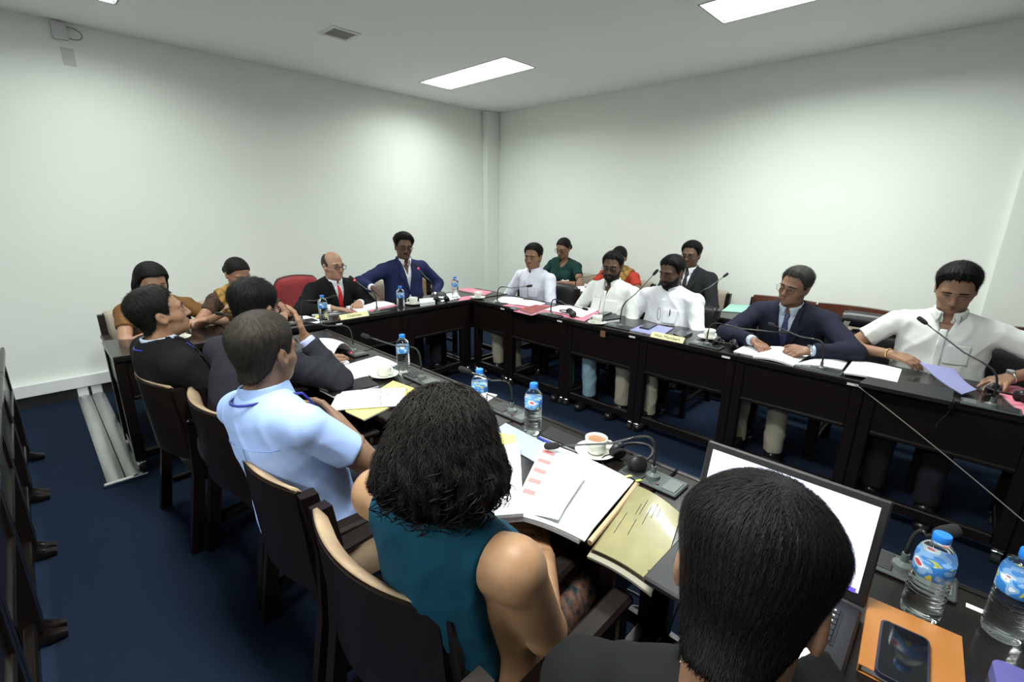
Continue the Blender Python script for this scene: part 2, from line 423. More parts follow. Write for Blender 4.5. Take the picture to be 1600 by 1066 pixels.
# ================================================================== CHAIRS
def make_chair(kind='beige'):
    t = empty('armchair', (0, 0, 0))
    W2, T0 = 0.262, 0.832
    pad = {'beige': M_BEIGE, 'grey': M_BEIGE2, 'brown': M_BEIGE2, 'dark': M_LEATHER}[kind]
    for sx in (-1, 1):
        MB().box((sx*W2, 0.215, 0.325), (0.042, 0.050, 0.65), ch=0.006).build('front_leg', M_CHAIRWOOD, t)
        mb = MB()
        sec = [(-0.300, 0.0), (-0.235, 0.40), (-0.225, 0.62), (-0.255, T0-0.012)]
        vs = []; fs = []
        for (yy, zz) in sec:
            for (a, b) in ((-0.02, -0.024), (0.02, -0.024), (0.02, 0.024), (-0.02, 0.024)): vs.append((sx*W2+a, yy+b, zz))
        for k in range(3):
            for j in range(4): fs.append((k*4+j, k*4+(j+1) % 4, k*4+4+(j+1) % 4, k*4+4+j))
        fs += [(3, 2, 1, 0), (12, 13, 14, 15)]
        mb.add(vs, fs).build('rear_leg', M_CHAIRWOOD, t)
        MB().box((sx*W2, 0.0, 0.662), (0.058, 0.50, 0.028), ch=0.009).build('armrest', M_CHAIRWOOD, t)
        MB().box((sx*W2, -0.01, 0.385), (0.026, 0.42, 0.06), ch=0.004).build('seat_rail', M_CHAIRWOOD, t)
        MB().box((sx*W2, -0.02, 0.14), (0.024, 0.45, 0.035), ch=0.004).build('stretcher', M_CHAIRWOOD, t)
    MB().box((0, 0.215, 0.385), (0.49, 0.028, 0.06), ch=0.004).build('seat_rail', M_CHAIRWOOD, t)
    MB().box((0, -0.225, 0.385), (0.49, 0.028, 0.06), ch=0.004).build('seat_rail', M_CHAIRWOOD, t)
    def seat(u, v):
        x = (u-0.5)*2; y = (v-0.5)*2
        e = (1-abs(x)**4)*(1-abs(y)**4)
        return (x*0.236, y*0.225, 0.418+0.045*max(e, 0)**0.35)
    MB().grid(seat, 15, 15, thick=0.004).build('seat_cushion', pad, t, 'all')
    def arc(u, off): # u -1..1
        return (u*(0.250), -0.255 - 0.062*(1-u*u) + off)
    def shell(u, v):
        a = (u-0.5)*2; x, y = arc(a, 0); z = 0.47+v*(T0-0.47-0.006)
        return (x, y-0.030*(z-0.47)/0.37, z)
    MB().grid(shell, 19, 6, thick=0.016, tdir=(0, 1, 0)).build('back_shell', M_CHAIRWOOD if kind != 'brown' else M_BROWNWOOD, t, True)
    def padf(u, v):
        a = (u-0.5)*2*0.965
        ang = v*PI
        zt = 0.50+ (T0+0.004-0.50)*v
        bulge = 0.034*(max(0.0, 1-(2*v-1)**6))**0.5*(max(0, 1-abs(a)**10))**0.5
        x, y = arc(a, 0.0155+bulge)
        return (x, y-0.030*(zt-0.47)/0.37, zt)
    MB().grid(padf, 21, 14, thick=0.012, tdir=(0, -1, 0)).build('back_pad', pad, t, 'all')
    if kind == 'brown':
        def band(u, v):
            a = (u-0.5)*2; x, y = arc(a, 0.058); z = T0-0.115+v*0.125
            return (x*1.04, y-0.030*(z-0.47)/0.37, z)
        MB().grid(band, 17, 3, thick=0.05, tdir=(0, -1, 0)).build('top_rail', M_BROWNWOOD, t, True)
    return t
CHAIRS = {}
def place_chair(x, y, face, label, kind='beige'):
    """face = world direction the sitter looks, degrees"""
    if kind not in CHAIRS: o = CHAIRS[kind] = make_chair(kind)
    else: o = copy_tree(CHAIRS[kind])
    o.location = (x, y, 0); o.rotation_euler.z = math.radians(face-90)
    return tag(o, label, 'chair', 'dark framed wooden armchairs around the desks')
for (x, y, f, lab, k) in [
    (0.705, 0.885, 4, 'wooden armchair with worn beige rim behind the curly haired woman', 'beige'),
    (0.70, 1.46, -3, 'wooden armchair holding the man in the light blue shirt', 'beige'),
    (0.70, 2.12, 6, 'wooden armchair holding the man in the pinstriped suit', 'beige'),
    (0.60, 2.66, 3, 'wooden armchair holding the man in black with a lanyard', 'beige'),
    (0.66, 0.20, 0, 'wooden armchair under the man at the laptop', 'beige'),
    (0.565, 4.21, -90, 'beige backed armchair of the woman in brown by the left wall', 'grey'),
    (1.17, 4.21, -90, 'beige backed armchair of the woman in glasses at the left', 'grey'),
    (2.50, 4.22, -90, 'beige backed armchair under the man in the navy blazer', 'grey'),
    (3.00, 4.27, -88, 'empty tan backed armchair beside the man in the navy blazer', 'beige'),
    (3.68, 3.12, 180, 'armchair of the white shirted man nearest the corner', 'dark'),
    (3.68, 2.36, 180, 'armchair of the bearded man wearing glasses', 'dark'),
    (3.68, 1.68, 180, 'armchair of the bearded man with spectacles on his shirt', 'dark'),
    (3.68, 0.80, 180, 'armchair of the navy suited man reading papers', 'dark'),
    (3.66, 0.25, 180, 'empty armchair with a black leather bag on its back', 'dark'),
    (3.68, -0.34, 180, 'armchair of the short sleeved man at the right edge', 'dark'),
    (4.62, 3.50, 180, 'rear row armchair of the woman in green', 'grey'),
    (4.62, 2.76, 180, 'rear row armchair of the woman in red and gold', 'grey'),
    (4.62, 1.93, 180, 'rear row armchair of the dark suited man by the wall', 'grey'),
    (4.62, 1.17, 180, 'empty red-brown railed chair behind the mint folder', 'brown'),
    (4.62, 0.63, 180, 'empty red-brown railed chair behind the black bag', 'brown'),
    (4.62, -0.54, 180, 'empty red-brown railed chair at the right edge', 'brown')]:
    place_chair(x, y, f, lab, k)

# red office chair of the chairman
t = empty('office_chair', (1.80, 4.28, 0), math.radians(-170+0), 'red fabric swivel chair of the man in the red tie', 'chair')
t.rotation_euler.z = PI+0.10
for k in range(5):
    a = 2*PI*k/5+0.3
    mb = MB(); mb.tube([(0, 0, 0.10), (0.13*math.cos(a), 0.13*math.sin(a), 0.09), (0.27*math.cos(a), 0.27*math.sin(a), 0.065)], [0.024, 0.022, 0.016], 8); mb.build('base_arm', M_BLACKP, t, True)
    mb = MB(); mb.tube([(0.27*math.cos(a)-0.02, 0.27*math.sin(a), 0.028), (0.27*math.cos(a)+0.02, 0.27*math.sin(a), 0.028)], 0.028, 12); mb.build('caster', M_BLACKR, t, True)
MB().tube([(0, 0, 0.08), (0, 0, 0.40)], 0.028, 12).build('column', M_CHROME, t, True)
def fo(u, v):
    x, y = (u-0.5)*2, (v-0.5)*2
    return (x*0.25*math.sqrt(1-y*y*0.25), y*0.24*math.sqrt(1-x*x*0.25), 0.415+0.055*max(0, (1-x**6)*(1-y**6))**0.4)
MB().grid(fo, 15, 15, thick=0.01).build('seat_cushion', M_RED, t, 'all')
def fb(u, v):
    x = (u-0.5)*2; z = v
    wd = 0.25*(1-0.10*v-0.75*max(0, v-0.72)**2*6*0.6)
    b = 0.05*max(0, (1-abs(x)**4)*(1-(2*z-1)**8))**0.5
    return (x*wd, -0.245-0.05*(1-x*x)-0.06*z+b, 0.50+0.455*z-0.03*x*x*max(0, z-0.5))
MB().grid(fb, 17, 15, thick=0.03, tdir=(0, -1, 0)).build('backrest', M_RED, t, 'all')
mb = MB(); pts = [fb(u, 1) for u in np.linspace(0, 1, 11)]; pts = [fb(0, v) for v in np.linspace(0, 0.95, 8)] + pts + [fb(1, v) for v in np.linspace(0.95, 0, 8)]
mb.tube([(p[0], p[1]-0.015, p[2]) for p in pts], 0.014, 8).build('back_piping', mat('dark_red_piping', (0.08, 0.012, 0.014), 0.6), t, True)
MB().box((0, -0.30, 0.46), (0.07, 0.03, 0.16), ch=0.008).build('back_bracket', M_BLACKP, t)
for sx in (-1, 1):
    MB().tube([(sx*0.26, 0.08, 0.42), (sx*0.29, 0.08, 0.50), (sx*0.29, 0.06, 0.62)], 0.014, 8).build('arm_post', M_BLACKP, t, True)
    MB().box((sx*0.29, 0.03, 0.635), (0.055, 0.26, 0.03), ch=0.012).build('armrest', M_BLACKP, t)
# ================================================================== IMPLICIT SURFACES (for people and soft things)
F32 = np.float32
def A(*p): return np.array(p, dtype=F32)
def unit(v): v = np.asarray(v, dtype=F32); return v/max(float(np.linalg.norm(v)), 1e-9)
def rcone(P, a, b, ra, rb):
    ab = b-a; t = np.clip(((P-a)@ab)/max(float(ab@ab), 1e-9), 0, 1)
    q = P - a - t[:, None]*ab
    return np.sqrt((q*q).sum(1)) - (ra+(rb-ra)*t)
def ell(P, c, r, R=None):
    q = P-c
    if R is not None: q = q@R
    r = np.asarray(r, dtype=F32)
    k = np.sqrt(((q/r)**2).sum(1)); g = np.sqrt(((q/(r*r))**2).sum(1))
    return np.where(g > 1e-6, k*(k-1)/np.maximum(g, 1e-6), -float(r.min()))
def smin(a, b, k):
    h = np.clip(0.5+0.5*(b-a)/k, 0, 1)
    return b*(1-h)+a*h-k*h*(1-h)
def smax(a, b, k): return -smin(-a, -b, k)
def fold(P, amp, freq, seed=0.0, sharp=2.0):
    q = P*freq
    s = np.sin(q[:, 0]*1.1+q[:, 1]*0.5+seed+1.8*np.sin(q[:, 2]*0.55+seed*1.7))
    s2 = np.sin(q[:, 2]*1.4-q[:, 0]*0.4+seed*2.1+1.5*np.sin(q[:, 1]*0.7+seed))
    return amp*(np.exp(-(s/0.40)**2) + 0.35*np.exp(-(s2/0.45)**2))
def surfnet(fn, lo, hi, h):
    lo = np.asarray(lo, dtype=F32); hi = np.asarray(hi, dtype=F32)
    B = 4; nb = np.maximum(np.ceil((hi-lo)/(B*h)).astype(int), 2)
    ii = np.stack(np.meshgrid(*[np.arange(k) for k in nb], indexing='ij'), -1).reshape(-1, 3)
    cen = (lo + (ii*B+(B-1)/2)*h).astype(F32)
    d = fn(cen).astype(F32)
    act = np.abs(d) < B*h*1.5
    n = nb*B
    V = np.repeat(np.repeat(np.repeat(d.reshape(nb), B, 0), B, 1), B, 2)
    ia = ii[act]
    if len(ia) == 0: return np.zeros((0, 3), F32), np.zeros((0, 4), int)
    loc = np.stack(np.meshgrid(*[np.arange(B)]*3, indexing='ij'), -1).reshape(-1, 3)
    fi = (ia[:, None, :]*B + loc[None]).reshape(-1, 3)
    fv = np.empty(len(fi), F32)
    CH = 200000
    for k in range(0, len(fi), CH):
        fv[k:k+CH] = fn((lo + fi[k:k+CH]*h).astype(F32))
    V[fi[:, 0], fi[:, 1], fi[:, 2]] = fv
    V[0] = V[-1] = 1; V[:, 0] = V[:, -1] = 1; V[:, :, 0] = V[:, :, -1] = 1
    S = V < 0
    c = np.zeros(np.array(S.shape)-1, np.int8)
    offs = [(a, b, e) for a in (0, 1) for b in (0, 1) for e in (0, 1)]
    sh = c.shape
    for a, b, e in offs: c += S[a:a+sh[0], b:b+sh[1], e:e+sh[2]]
    cells = np.argwhere((c > 0) & (c < 8))
    if len(cells) == 0: return np.zeros((0, 3), F32), np.zeros((0, 4), int)
    acc = np.zeros((len(cells), 3), F32); cnt = np.zeros(len(cells), F32)
    vals = {o: V[cells[:, 0]+o[0], cells[:, 1]+o[1], cells[:, 2]+o[2]] for o in offs}
    for o in offs:
        for ax in range(3):
            if o[ax]: continue
            q = list(o); q[ax] = 1; q = tuple(q)
            v0, v1 = vals[o], vals[q]
            m = (v0 < 0) != (v1 < 0)
            t = np.where(m, v0/np.where(m, v0-v1, 1), 0)
            p = np.repeat(np.array([o], F32), len(cells), 0); p[:, ax] += t
            acc += p*m[:, None]; cnt += m
    verts = lo + (cells + acc/cnt[:, None])*h
    idm = np.full(sh, -1, np.int32); idm[cells[:, 0], cells[:, 1], cells[:, 2]] = np.arange(len(cells))
    faces = []
    for ax in range(3):
        a0 = [slice(None)]*3; a1 = [slice(None)]*3; a0[ax] = slice(0, -1); a1[ax] = slice(1, None)
        s0, s1 = S[tuple(a0)], S[tuple(a1)]
        e = np.argwhere(s0 != s1)
        u, v = (ax+1) % 3, (ax+2) % 3
        e = e[(e[:, u] > 0) & (e[:, v] > 0) & (e[:, u] < sh[u]) & (e[:, v] < sh[v])]
        if len(e) == 0: continue
        flip = s0[e[:, 0], e[:, 1], e[:, 2]]
        def g(du, dv):
            k = e.copy(); k[:, u] += du; k[:, v] += dv
            return idm[k[:, 0], k[:, 1], k[:, 2]]
        q = np.stack([g(-1, -1), g(0, -1), g(0, 0), g(-1, 0)], 1)
        q = np.where(flip[:, None], q, q[:, ::-1])
        faces.append(q[(q >= 0).all(1)])
    return verts, np.concatenate(faces)
def np_obj(name, vf, m, parent, mw=None):
    v, f = vf
    me = bpy.data.meshes.new(name)
    me.from_pydata(v.tolist(), [], f.tolist())
    for k in (m if isinstance(m, (list, tuple)) else [m]): me.materials.append(k)
    me.polygons.foreach_set('use_smooth', np.ones(len(f), bool)); me.update()
    o = bpy.data.objects.new(name, me)
    if mw is not None: o.matrix_basis = mw
    return link(o, parent)
def joinvf(parts):
    vs, fs, b = [], [], 0
    for v, f in parts:
        if len(v) == 0: continue
        vs.append(v); fs.append(f+b); b += len(v)
    return np.concatenate(vs), np.concatenate(fs)

# ------------------------------------------------------------------ head (local: x right, y forward, z up, origin at eye level)
def head_base(P, k=1.0):
    d = ell(P, A(0, -0.014, 0.028), (0.077, 0.099, 0.090))
    d = smin(d, ell(P, A(0, 0.022, -0.030), (0.063, 0.070, 0.082)), 0.03)
    d = smin(d, ell(P, A(0, 0.030, -0.076), (0.052*k, 0.052, 0.042)), 0.03)
    return d
def head_sdf(P, nk, k=1.0, nose=1.0, female=False):
    d = head_base(P, k)
    d = smin(d, rcone(P, A(0, 0.070, -0.098), A(0, 0.066, -0.104), 0.019, 0.016), 0.02)
    Q = P.copy(); Q[:, 0] = np.abs(Q[:, 0])
    d = smin(d, rcone(Q, A(0.046, 0.052, -0.030), A(0.062, 0.020, -0.018), 0.020, 0.014), 0.02)
    d = smin(d, rcone(Q, A(0, 0.084, 0.020), A(0.044, 0.070, 0.019), 0.012 if not female else 0.008, 0.010), 0.014)
    d = smax(d, -ell(Q, A(0.033, 0.101, -0.003), (0.020, 0.020, 0.012)), 0.012)
    d = smin(d, ell(Q, A(0.032, 0.073, -0.002), (0.0165, 0.0155, 0.0125)), 0.006)
    d = smin(d, rcone(P, A(0, 0.088, 0.010), A(0, 0.1085, -0.034), 0.0075*nose, 0.0118*nose), 0.010)
    d = smin(d, ell(Q, A(0.0125, 0.098, -0.037), (0.0090*nose, 0.012, 0.0085)), 0.007)
    d = smin(d, rcone(Q, A(0.0, 0.0925, -0.0625), A(0.019, 0.085, -0.0655), 0.0062, 0.004), 0.005)
    d = smin(d, rcone(Q, A(0.0, 0.0905, -0.0755), A(0.016, 0.085, -0.0740), 0.0075, 0.004), 0.005)
    ce, se = math.cos(0.35), math.sin(0.35)
    R = np.array([[1, 0, 0], [0, ce, -se], [0, se, ce]], F32)
    e = ell(Q, A(0.078, -0.012, -0.010), (0.0095, 0.019, 0.032), R)
    e = smax(e, -ell(Q, A(0.090, -0.006, -0.008), (0.010, 0.010, 0.018), R), 0.006)
    d = smin(d, e, 0.006)
    d = smin(d, rcone(P, A(0, -0.022, -0.055), nk, 0.054 if not female else 0.046, 0.057 if not female else 0.048), 0.03)
    return d
HAIRLINE = {'short': ([-0.2, -0.115, -0.075, -0.045, -0.022, 0.000, 0.022, 0.034, 0.050, 0.075, 0.12], [-0.092, -0.092, -0.078, -0.045, 0.020, 0.004, -0.012, 0.040, 0.074, 0.086, 0.094]),
            'long': ([-0.2, -0.115, -0.075, -0.045, -0.022, 0.000, 0.022, 0.040, 0.055, 0.075, 0.12], [-0.085, -0.085, -0.080, -0.060, -0.02, 0.000, 0.016, 0.040, 0.060, 0.072, 0.078])}
def hair_base(P):
    return smin(head_base(P), rcone(P, A(0, -0.024, -0.050), A(0, -0.044, -0.150), 0.056, 0.056), 0.03)
def hair_sdf(style, th=0.016, seed=1.0, freq=120.0, nape=0.0, rp=0.0011):
    def smooth(z, a, b): t = np.clip((z-a)/(b-a), 0, 1); return t*t*(3-2*t)
    def f(P):
        y, z = P[:, 1], P[:, 2]
        if style == 'bald':
            zt = np.interp(y, *HAIRLINE['short']).astype(F32)
            d = head_base(P)-0.0035-0.0008*np.sin(P[:, 0]*400)*np.sin(P[:, 2]*380)
            d = smax(d, (zt-z)*0.75, 0.004)
            return smax(d, z-0.098+1.25*np.maximum(y+0.035, 0), 0.006)
        if style in ('short', 'flat', 'crop'):
            zt = np.interp(y, *HAIRLINE['short']).astype(F32) - nape*smooth(-y, 0.03, 0.07)
            zt = zt + (0.0035*np.sin(P[:, 0]*170+seed*3)+0.0025*np.sin(P[:, 0]*390+seed))*smooth(y, 0.03, 0.06)
            t = 0.0045 + th*smooth(z, 0.0, 0.085)
            fr = smooth(y, 0.01, 0.07)
            t = t*(0.10+0.90*np.clip((z-zt+0.003)/(0.030+0.022*fr), 0, 1)**0.8)
            q = P*freq
            ang = np.arctan2(P[:, 0], P[:, 1]+0.06)
            rip = np.sin(ang*26+seed+2*np.sin(q[:, 2]*0.35)+1.3*np.sin(q[:, 0]*0.3))*0.5+np.sin(ang*53+3*seed+q[:, 1]*0.25)*0.5
            d = hair_base(P)-t-rp*rip
            return smax(d, (zt-z)*0.75, 0.003)
        if style == 'tied':
            zt = np.interp(y, *HAIRLINE['long']).astype(F32)
            d = head_base(P)-0.008-0.0012*np.sin(np.arctan2(P[:, 0], P[:, 2])*60)
            part = np.abs(P[:, 0])-0.0
            d = d + 0.004*np.exp(-(P[:, 0]/0.006)**2)*(y > 0)
            d = smax(d, (zt-z)*0.75, 0.005)
            return smin(d, ell(P, A(0, -0.128, -0.030), (0.040, 0.034, 0.042))-0.0015*np.sin(P[:, 2]*300), 0.012)
        if style == 'bob':
            zt = np.interp(y, *HAIRLINE['long']).astype(F32)
            d = head_base(P)-0.022-0.002*np.sin(np.arctan2(P[:, 0], P[:, 1]+0.03)*34+3*np.sin(z*25))
            d = smax(d, (zt-z)*0.75, 0.01)
            c = ell(P, A(0, -0.040, -0.055), (0.108, 0.088, 0.145))-0.003*np.sin(np.arctan2(P[:, 0], P[:, 1]+0.04)*30+2*np.sin(z*30))
            c = smax(c, -ell(P, A(0, 0.075, -0.05), (0.066, 0.085, 0.125)), 0.012)
            return smin(d, c, 0.02)
        if style == 'curly':
            a = np.arctan2(P[:, 0], -P[:, 1])
            d = ell(P, A(0, -0.016, 0.022), (0.104, 0.112, 0.108))
            d = smin(d, ell(P, A(0, -0.038, -0.048), (0.134, 0.102, 0.076)), 0.05)
            low = smooth(-z, -0.06, 0.08)
            d = d - low*(0.006*np.sin(a*13+seed+2*np.sin(z*40))*np.sin(z*62+2*np.sin(a*5)) + 0.004*np.sin(P[:, 0]*95)*np.sin(z*110+a*4)) - 0.002*np.sin(a*40+3*np.sin(z*20))
            return smax(d, -ell(P, A(0, 0.090, -0.055), (0.060, 0.090, 0.105)), 0.012)
    return f
def grad(f, P, e=0.002):
    g = np.stack([f(P+A(*(e if i == k else 0 for i in range(3))))-f(P-A(*(e if i == k else 0 for i in range(3)))) for k in range(3)], 1)
    return g/np.maximum(np.linalg.norm(g, axis=1, keepdims=True), 1e-6)
def strands(f, verts, n, crown, step=0.006, segs=5, width=0.0009, lift=0.0022, grav=0.3, jit=0.35, wave=0.0, rng=RNG, root=-0.001):
    P = verts[rng.integers(0, len(verts), n)].astype(F32) + rng.normal(0, 0.002, (n, 3)).astype(F32)
    D = P - np.asarray(crown, F32); D[:, 2] -= grav*np.abs(D).sum(1)
    D += rng.normal(0, 1, (n, 3)).astype(F32)*np.linalg.norm(D, axis=1, keepdims=True)*jit*0.5
    side = []; pts = []
    ph = rng.uniform(0, 6.28, n)
    for i in range(segs+1):
        N = grad(f, P)
        off = root + (lift-root)*min(1, i/segs*1.2)*rng.uniform(0.5, 1.3, n) if i else np.full(n, root)
        if i == segs: off = off + lift*0.6*rng.uniform(-0.4, 1, n)
        P = P - N*(f(P)-off)[:, None]
        T = D - N*(D*N).sum(1, keepdims=True); T /= np.maximum(np.linalg.norm(T, axis=1, keepdims=True), 1e-6)
        S = np.cross(T, N)
        W = P + S*(wave*np.sin(ph+i*1.6))[:, None] if wave else P
        pts.append(W.copy()); side.append(S)
        P = (P + T*step).astype(F32)
    V = []; k = segs+1
    for i in range(k):
        wd = width*(1-0.75*i/segs)
        V += [pts[i]-side[i]*wd, pts[i]+side[i]*wd]
    V = np.stack(V, 1).reshape(-1, 3)
    base = (np.arange(n)*2*k)[:, None]
    F = np.concatenate([base+np.array([[2*i, 2*i+1, 2*i+3, 2*i+2]]) for i in range(segs)], 0)
    return V, F
def curls(f, verts, n, rng):
    mb = MB()
    cand = verts[(verts[:, 2] < 0.0)]
    P = cand[rng.integers(0, len(cand), n)]
    N = grad(f, P.astype(F32))
    for p, nn in zip(P, N):
        ax = Vector((nn[0]*0.12+rng.normal(0, 0.22), nn[1]*0.12+rng.normal(0, 0.22), -1)).normalized()
        u = ax.orthogonal().normalized(); v = ax.cross(u)
        R = rng.uniform(0.006, 0.013); L = rng.uniform(0.020, 0.050); turns = L/rng.uniform(0.024, 0.040); ph = rng.uniform(0, 6.28)
        st = Vector(p)+Vector(nn)*rng.uniform(-0.011, -0.002); pts = []; rs = []
        m = int(turns*9)+4
        for i in range(m):
            t = i/(m-1); a = ph+t*turns*2*PI
            pts.append(st+ax*(L*t)+(u*math.cos(a)+v*math.sin(a))*R*min(1, t*4+0.15)*(1+0.3*t)); rs.append(0.0019*(1-0.6*t))
        mb.tube(pts, rs, 5)
    return np.array(mb.v, F32), mb.f
# ------------------------------------------------------------------ hands
def hand_prims(wr, d, n, side, curl=0.5, spread=0.12, thumb=0.5, s=1.0):
    """rounded chains for palm and five fingers. d fingers, n palm normal, side +1/-1: thumb on +s or -s"""
    d = unit(d); n = unit(np.asarray(n, F32)-d*float(np.dot(n, d))); sv = np.cross(d, n)*side
    pr = []
    L = [0.070, 0.079, 0.073, 0.056]; off = [0.030, 0.010, -0.011, -0.030]; base = [0.088, 0.092, 0.088, 0.080]
    for k in range(4):
        b = wr+d*base[k]*s+sv*off[k]*s
        pr.append((wr+d*0.014*s+sv*off[k]*0.55*s, b, 0.0150*s, 0.0112*s))
        dd = unit(d+sv*spread*(off[k]/0.03)); p = b; a = 0.0
        for j, fr in enumerate((0.46, 0.31, 0.23)):
            a += curl*(0.55, 0.9, 0.7)[j]
            q = p + (dd*math.cos(a)+n*math.sin(a))*L[k]*fr*s
            pr.append((p, q, (0.0098, 0.0088, 0.0080)[j]*s, (0.0088, 0.0080, 0.0068)[j]*s)); p = q
    t0 = wr+d*0.022*s+sv*0.024*s; t1 = t0+unit(d*0.75+sv*0.62+n*0.25*thumb)*0.042*s
    t2 = t1+unit(d*0.9+sv*(0.35-0.3*thumb)+n*0.35*thumb)*0.032*s; t3 = t2+unit(d*0.95+sv*(0.1-0.3*thumb)+n*0.4*thumb)*0.024*s
    pr += [(t0, t1, 0.0150*s, 0.0115*s), (t1, t2, 0.0112*s, 0.0098*s), (t2, t3, 0.0098*s, 0.0078*s)]
    return pr
def ik(sh, wr, l1, l2, pole):
    v = wr-sh; D = float(np.linalg.norm(v)); D2 = min(D, (l1+l2)*0.985); v = v/max(D, 1e-6)
    wr = sh+v*D2
    a = (l1*l1-l2*l2+D2*D2)/(2*D2); h = math.sqrt(max(l1*l1-a*a, 0))
    p = np.asarray(pole, F32); p = p-v*float(p@v); p = p/max(float(np.linalg.norm(p)), 1e-6)
    return sh+v*a+p*h, wr
SKIN = {}
def skin_mat(c):
    if c not in SKIN:
        SKIN[c] = mat('skin_tone_%d' % len(SKIN), c, 0.48, spec=0.35, var=0.25, vscale=30, col2=(c[0]*0.86, c[1]*0.80, c[2]*0.78), bump=0.08, scale=400, sss=0.06)
    return SKIN[c]
def cloth(name, c, rough=0.85, bump=0.35, scale=500, **k): return mat(name, c, rough, spec=0.2, bump=bump, scale=scale, **k)
HAIRM = {}
def hair_mat(c):
    if c not in HAIRM: HAIRM[c] = mat('hair_%d' % len(HAIRM), c, 0.55, spec=0.18, var=0.5, vscale=90, bump=0.5, scale=500, stretch=(1, 1, 0.3))
    return HAIRM[c]

# ------------------------------------------------------------------ a seated person
def person(label, head, face, look=None, pitch=0.0, roll=0.0, lean=5.0, side=0.0, w=1.0, belly=0.0, skin=(0.2, 0.11, 0.07), hair='short', hairc=(0.006, 0.005, 0.005),
           hth=0.016, arms=None, sleeves='long', top='shirt', topm=None, shirtm=None, tiem=None, legm=None, shoem=None, collar='point', specs=None, beard=None,
           female=False, hs=1.0, drape=None, near=False, jaw=1.0, legs=None, extra=None, seed=1.0, nstr=0, hy=0.03, blen=None, twist=0.0, sh_drop=0.0, nape=0.0, ndrop=0.0):
    face = math.radians(face); look = face if look is None else math.radians(look)
    fx, fy = math.cos(face), math.sin(face)
    hz = head[2]-0.130*hs
    nbz = hz-0.148*hs-ndrop
    P0Z = 0.565
    dz = nbz-P0Z; tl = math.tan(math.radians(lean)); ts = math.tan(math.radians(side))
    # head centre in world -> root position
    oy = dz*tl+hy; ox = dz*ts
    root = (head[0]-fx*oy-fy*ox, head[1]-fy*oy+fx*ox)
    t = empty('person', (root[0], root[1], 0), face-PI/2, label, 'person')
    def L_(p):   # world -> local
        dx, dy = p[0]-root[0], p[1]-root[1]
        return A(dx*fy-dy*fx, dx*fx+dy*fy, p[2])
    def LD(v): return A(v[0]*fy-v[1]*fx, v[0]*fx+v[1]*fy, v[2])
    p0 = A(0, 0, P0Z); nb = A(ox, dz*tl, nbz); hc = A(ox, oy, hz)
    s = unit(nb-p0); L = float(np.linalg.norm(nb-p0))
    tw = math.radians(twist)
    x = unit(A(math.cos(tw), math.sin(tw), 0) - s*float(s@A(math.cos(tw), math.sin(tw), 0))); f = np.cross(s, x)
    R = np.stack([x, f, s], 1).astype(F32)
    SH = {1: p0+s*(L*0.850-sh_drop)+x*0.166*w, -1: p0+s*(L*0.850-sh_drop)-x*0.166*w}
    def torso(P):
        d = ell(P, p0+A(0, -0.005, 0), (0.170*w, 0.128+belly*0.3, 0.118))
        d = smin(d, ell(P, p0+s*(0.30*L)+f*belly*0.55, (0.140*w+belly*0.4, 0.106+belly*0.6, 0.165), R), 0.07)
        d = smin(d, ell(P, p0+s*(0.64*L), (0.147*w, 0.110, 0.185), R), 0.055)
        for k in (1, -1):
            d = smin(d, rcone(P, nb-s*0.035+x*0.036*k-f*0.012, SH[k]-f*0.004, 0.050, 0.052), 0.05)
        if female: 
            for k in (1, -1): d = smin(d, ell(P, p0+s*(0.60*L)+x*0.07*k+f*0.085, (0.062, 0.055, 0.06), R), 0.03)
        return d
    # arms
    l1, l2 = 0.285*(0.93 if female else 1.0), 0.255*(0.93 if female else 1.0)
    arms = arms or {}
    JN = {}; armp = []
    handp = {}
    for k in (1, -1):
        a = arms.get('R' if k == 1 else 'L')
        if a is None:
            wr = p0+A(0.15*k, 0.31, 0.085); pole = A(0.75*k, -0.55, -0.3); hd, hn, cu = A(-0.35*k, 1, -0.25), A(0, -0.2, -1), 0.5
        else:
            wr = L_(a['w']); pole = A(*a.get('pole', (0.6*k, -0.5, -0.6)))
            hd = LD(a['d']) if 'd' in a else A(-0.2*k, 1, -0.1); hn = LD(a['n']) if 'n' in a else A(0, 0, -1); cu = a.get('curl', 0.4)
        el, wr = ik(SH[k], wr, l1, l2, pole)
        JN[k] = (SH[k], el, wr)
        hp = hand_prims(wr, hd, hn, k*(1 if True else 1), cu, (a or {}).get('spread', 0.12), (a or {}).get('thumb', 0.5), 0.92 if female else 1.0)
        handp[k] = hp
    ra = (0.050, 0.041, 0.039, 0.026) if not female else (0.047, 0.037, 0.034, 0.022)
    if near == 'woman': ra = (0.056, 0.046, 0.042, 0.026)
    def arm_sdf(k):
        sh, el, wr = JN[k]
        def g(P):
            d = rcone(P, sh, el, ra[0], ra[1])
            d = smin(d, rcone(P, el, wr, ra[2], ra[3]), 0.025)
            m = d < 1e9
            hpd = None
            sel = np.linalg.norm(P-wr, axis=1) < 0.26
            if sel.any():
                Q = P[sel]; h_ = None
                for a_, b_, r1, r2 in handp[k]:
                    e = rcone(Q, a_, b_, r1, r2)
                    h_ = e if h_ is None else smin(h_, e, 0.006)
                d[sel] = smin(d[sel], h_, 0.012)
            return d
        return g
    parts = []
    HH = 0.0042 if near else 0.0052
    # head
    Rz = Matrix.Rotation(look-face, 3, 'Z') @ Matrix.Rotation(-math.radians(pitch), 3, 'X') @ Matrix.Rotation(math.radians(roll), 3, 'Y')
    Rn = np.array(Rz, F32)
    nk = ((nb-s*0.03-hc)@Rn)/hs
    hv, hf = surfnet(lambda P: head_sdf(P, nk, jaw, 1.0, female), (-0.10, -0.13, min(-0.15, nk[2]-0.07)), (0.10, 0.13, 0.13), HH)
    HM = Matrix.Translation(Vector(hc.tolist())) @ (Rz*hs).to_4x4()
    hvb = (hv*hs)@Rn.T + hc
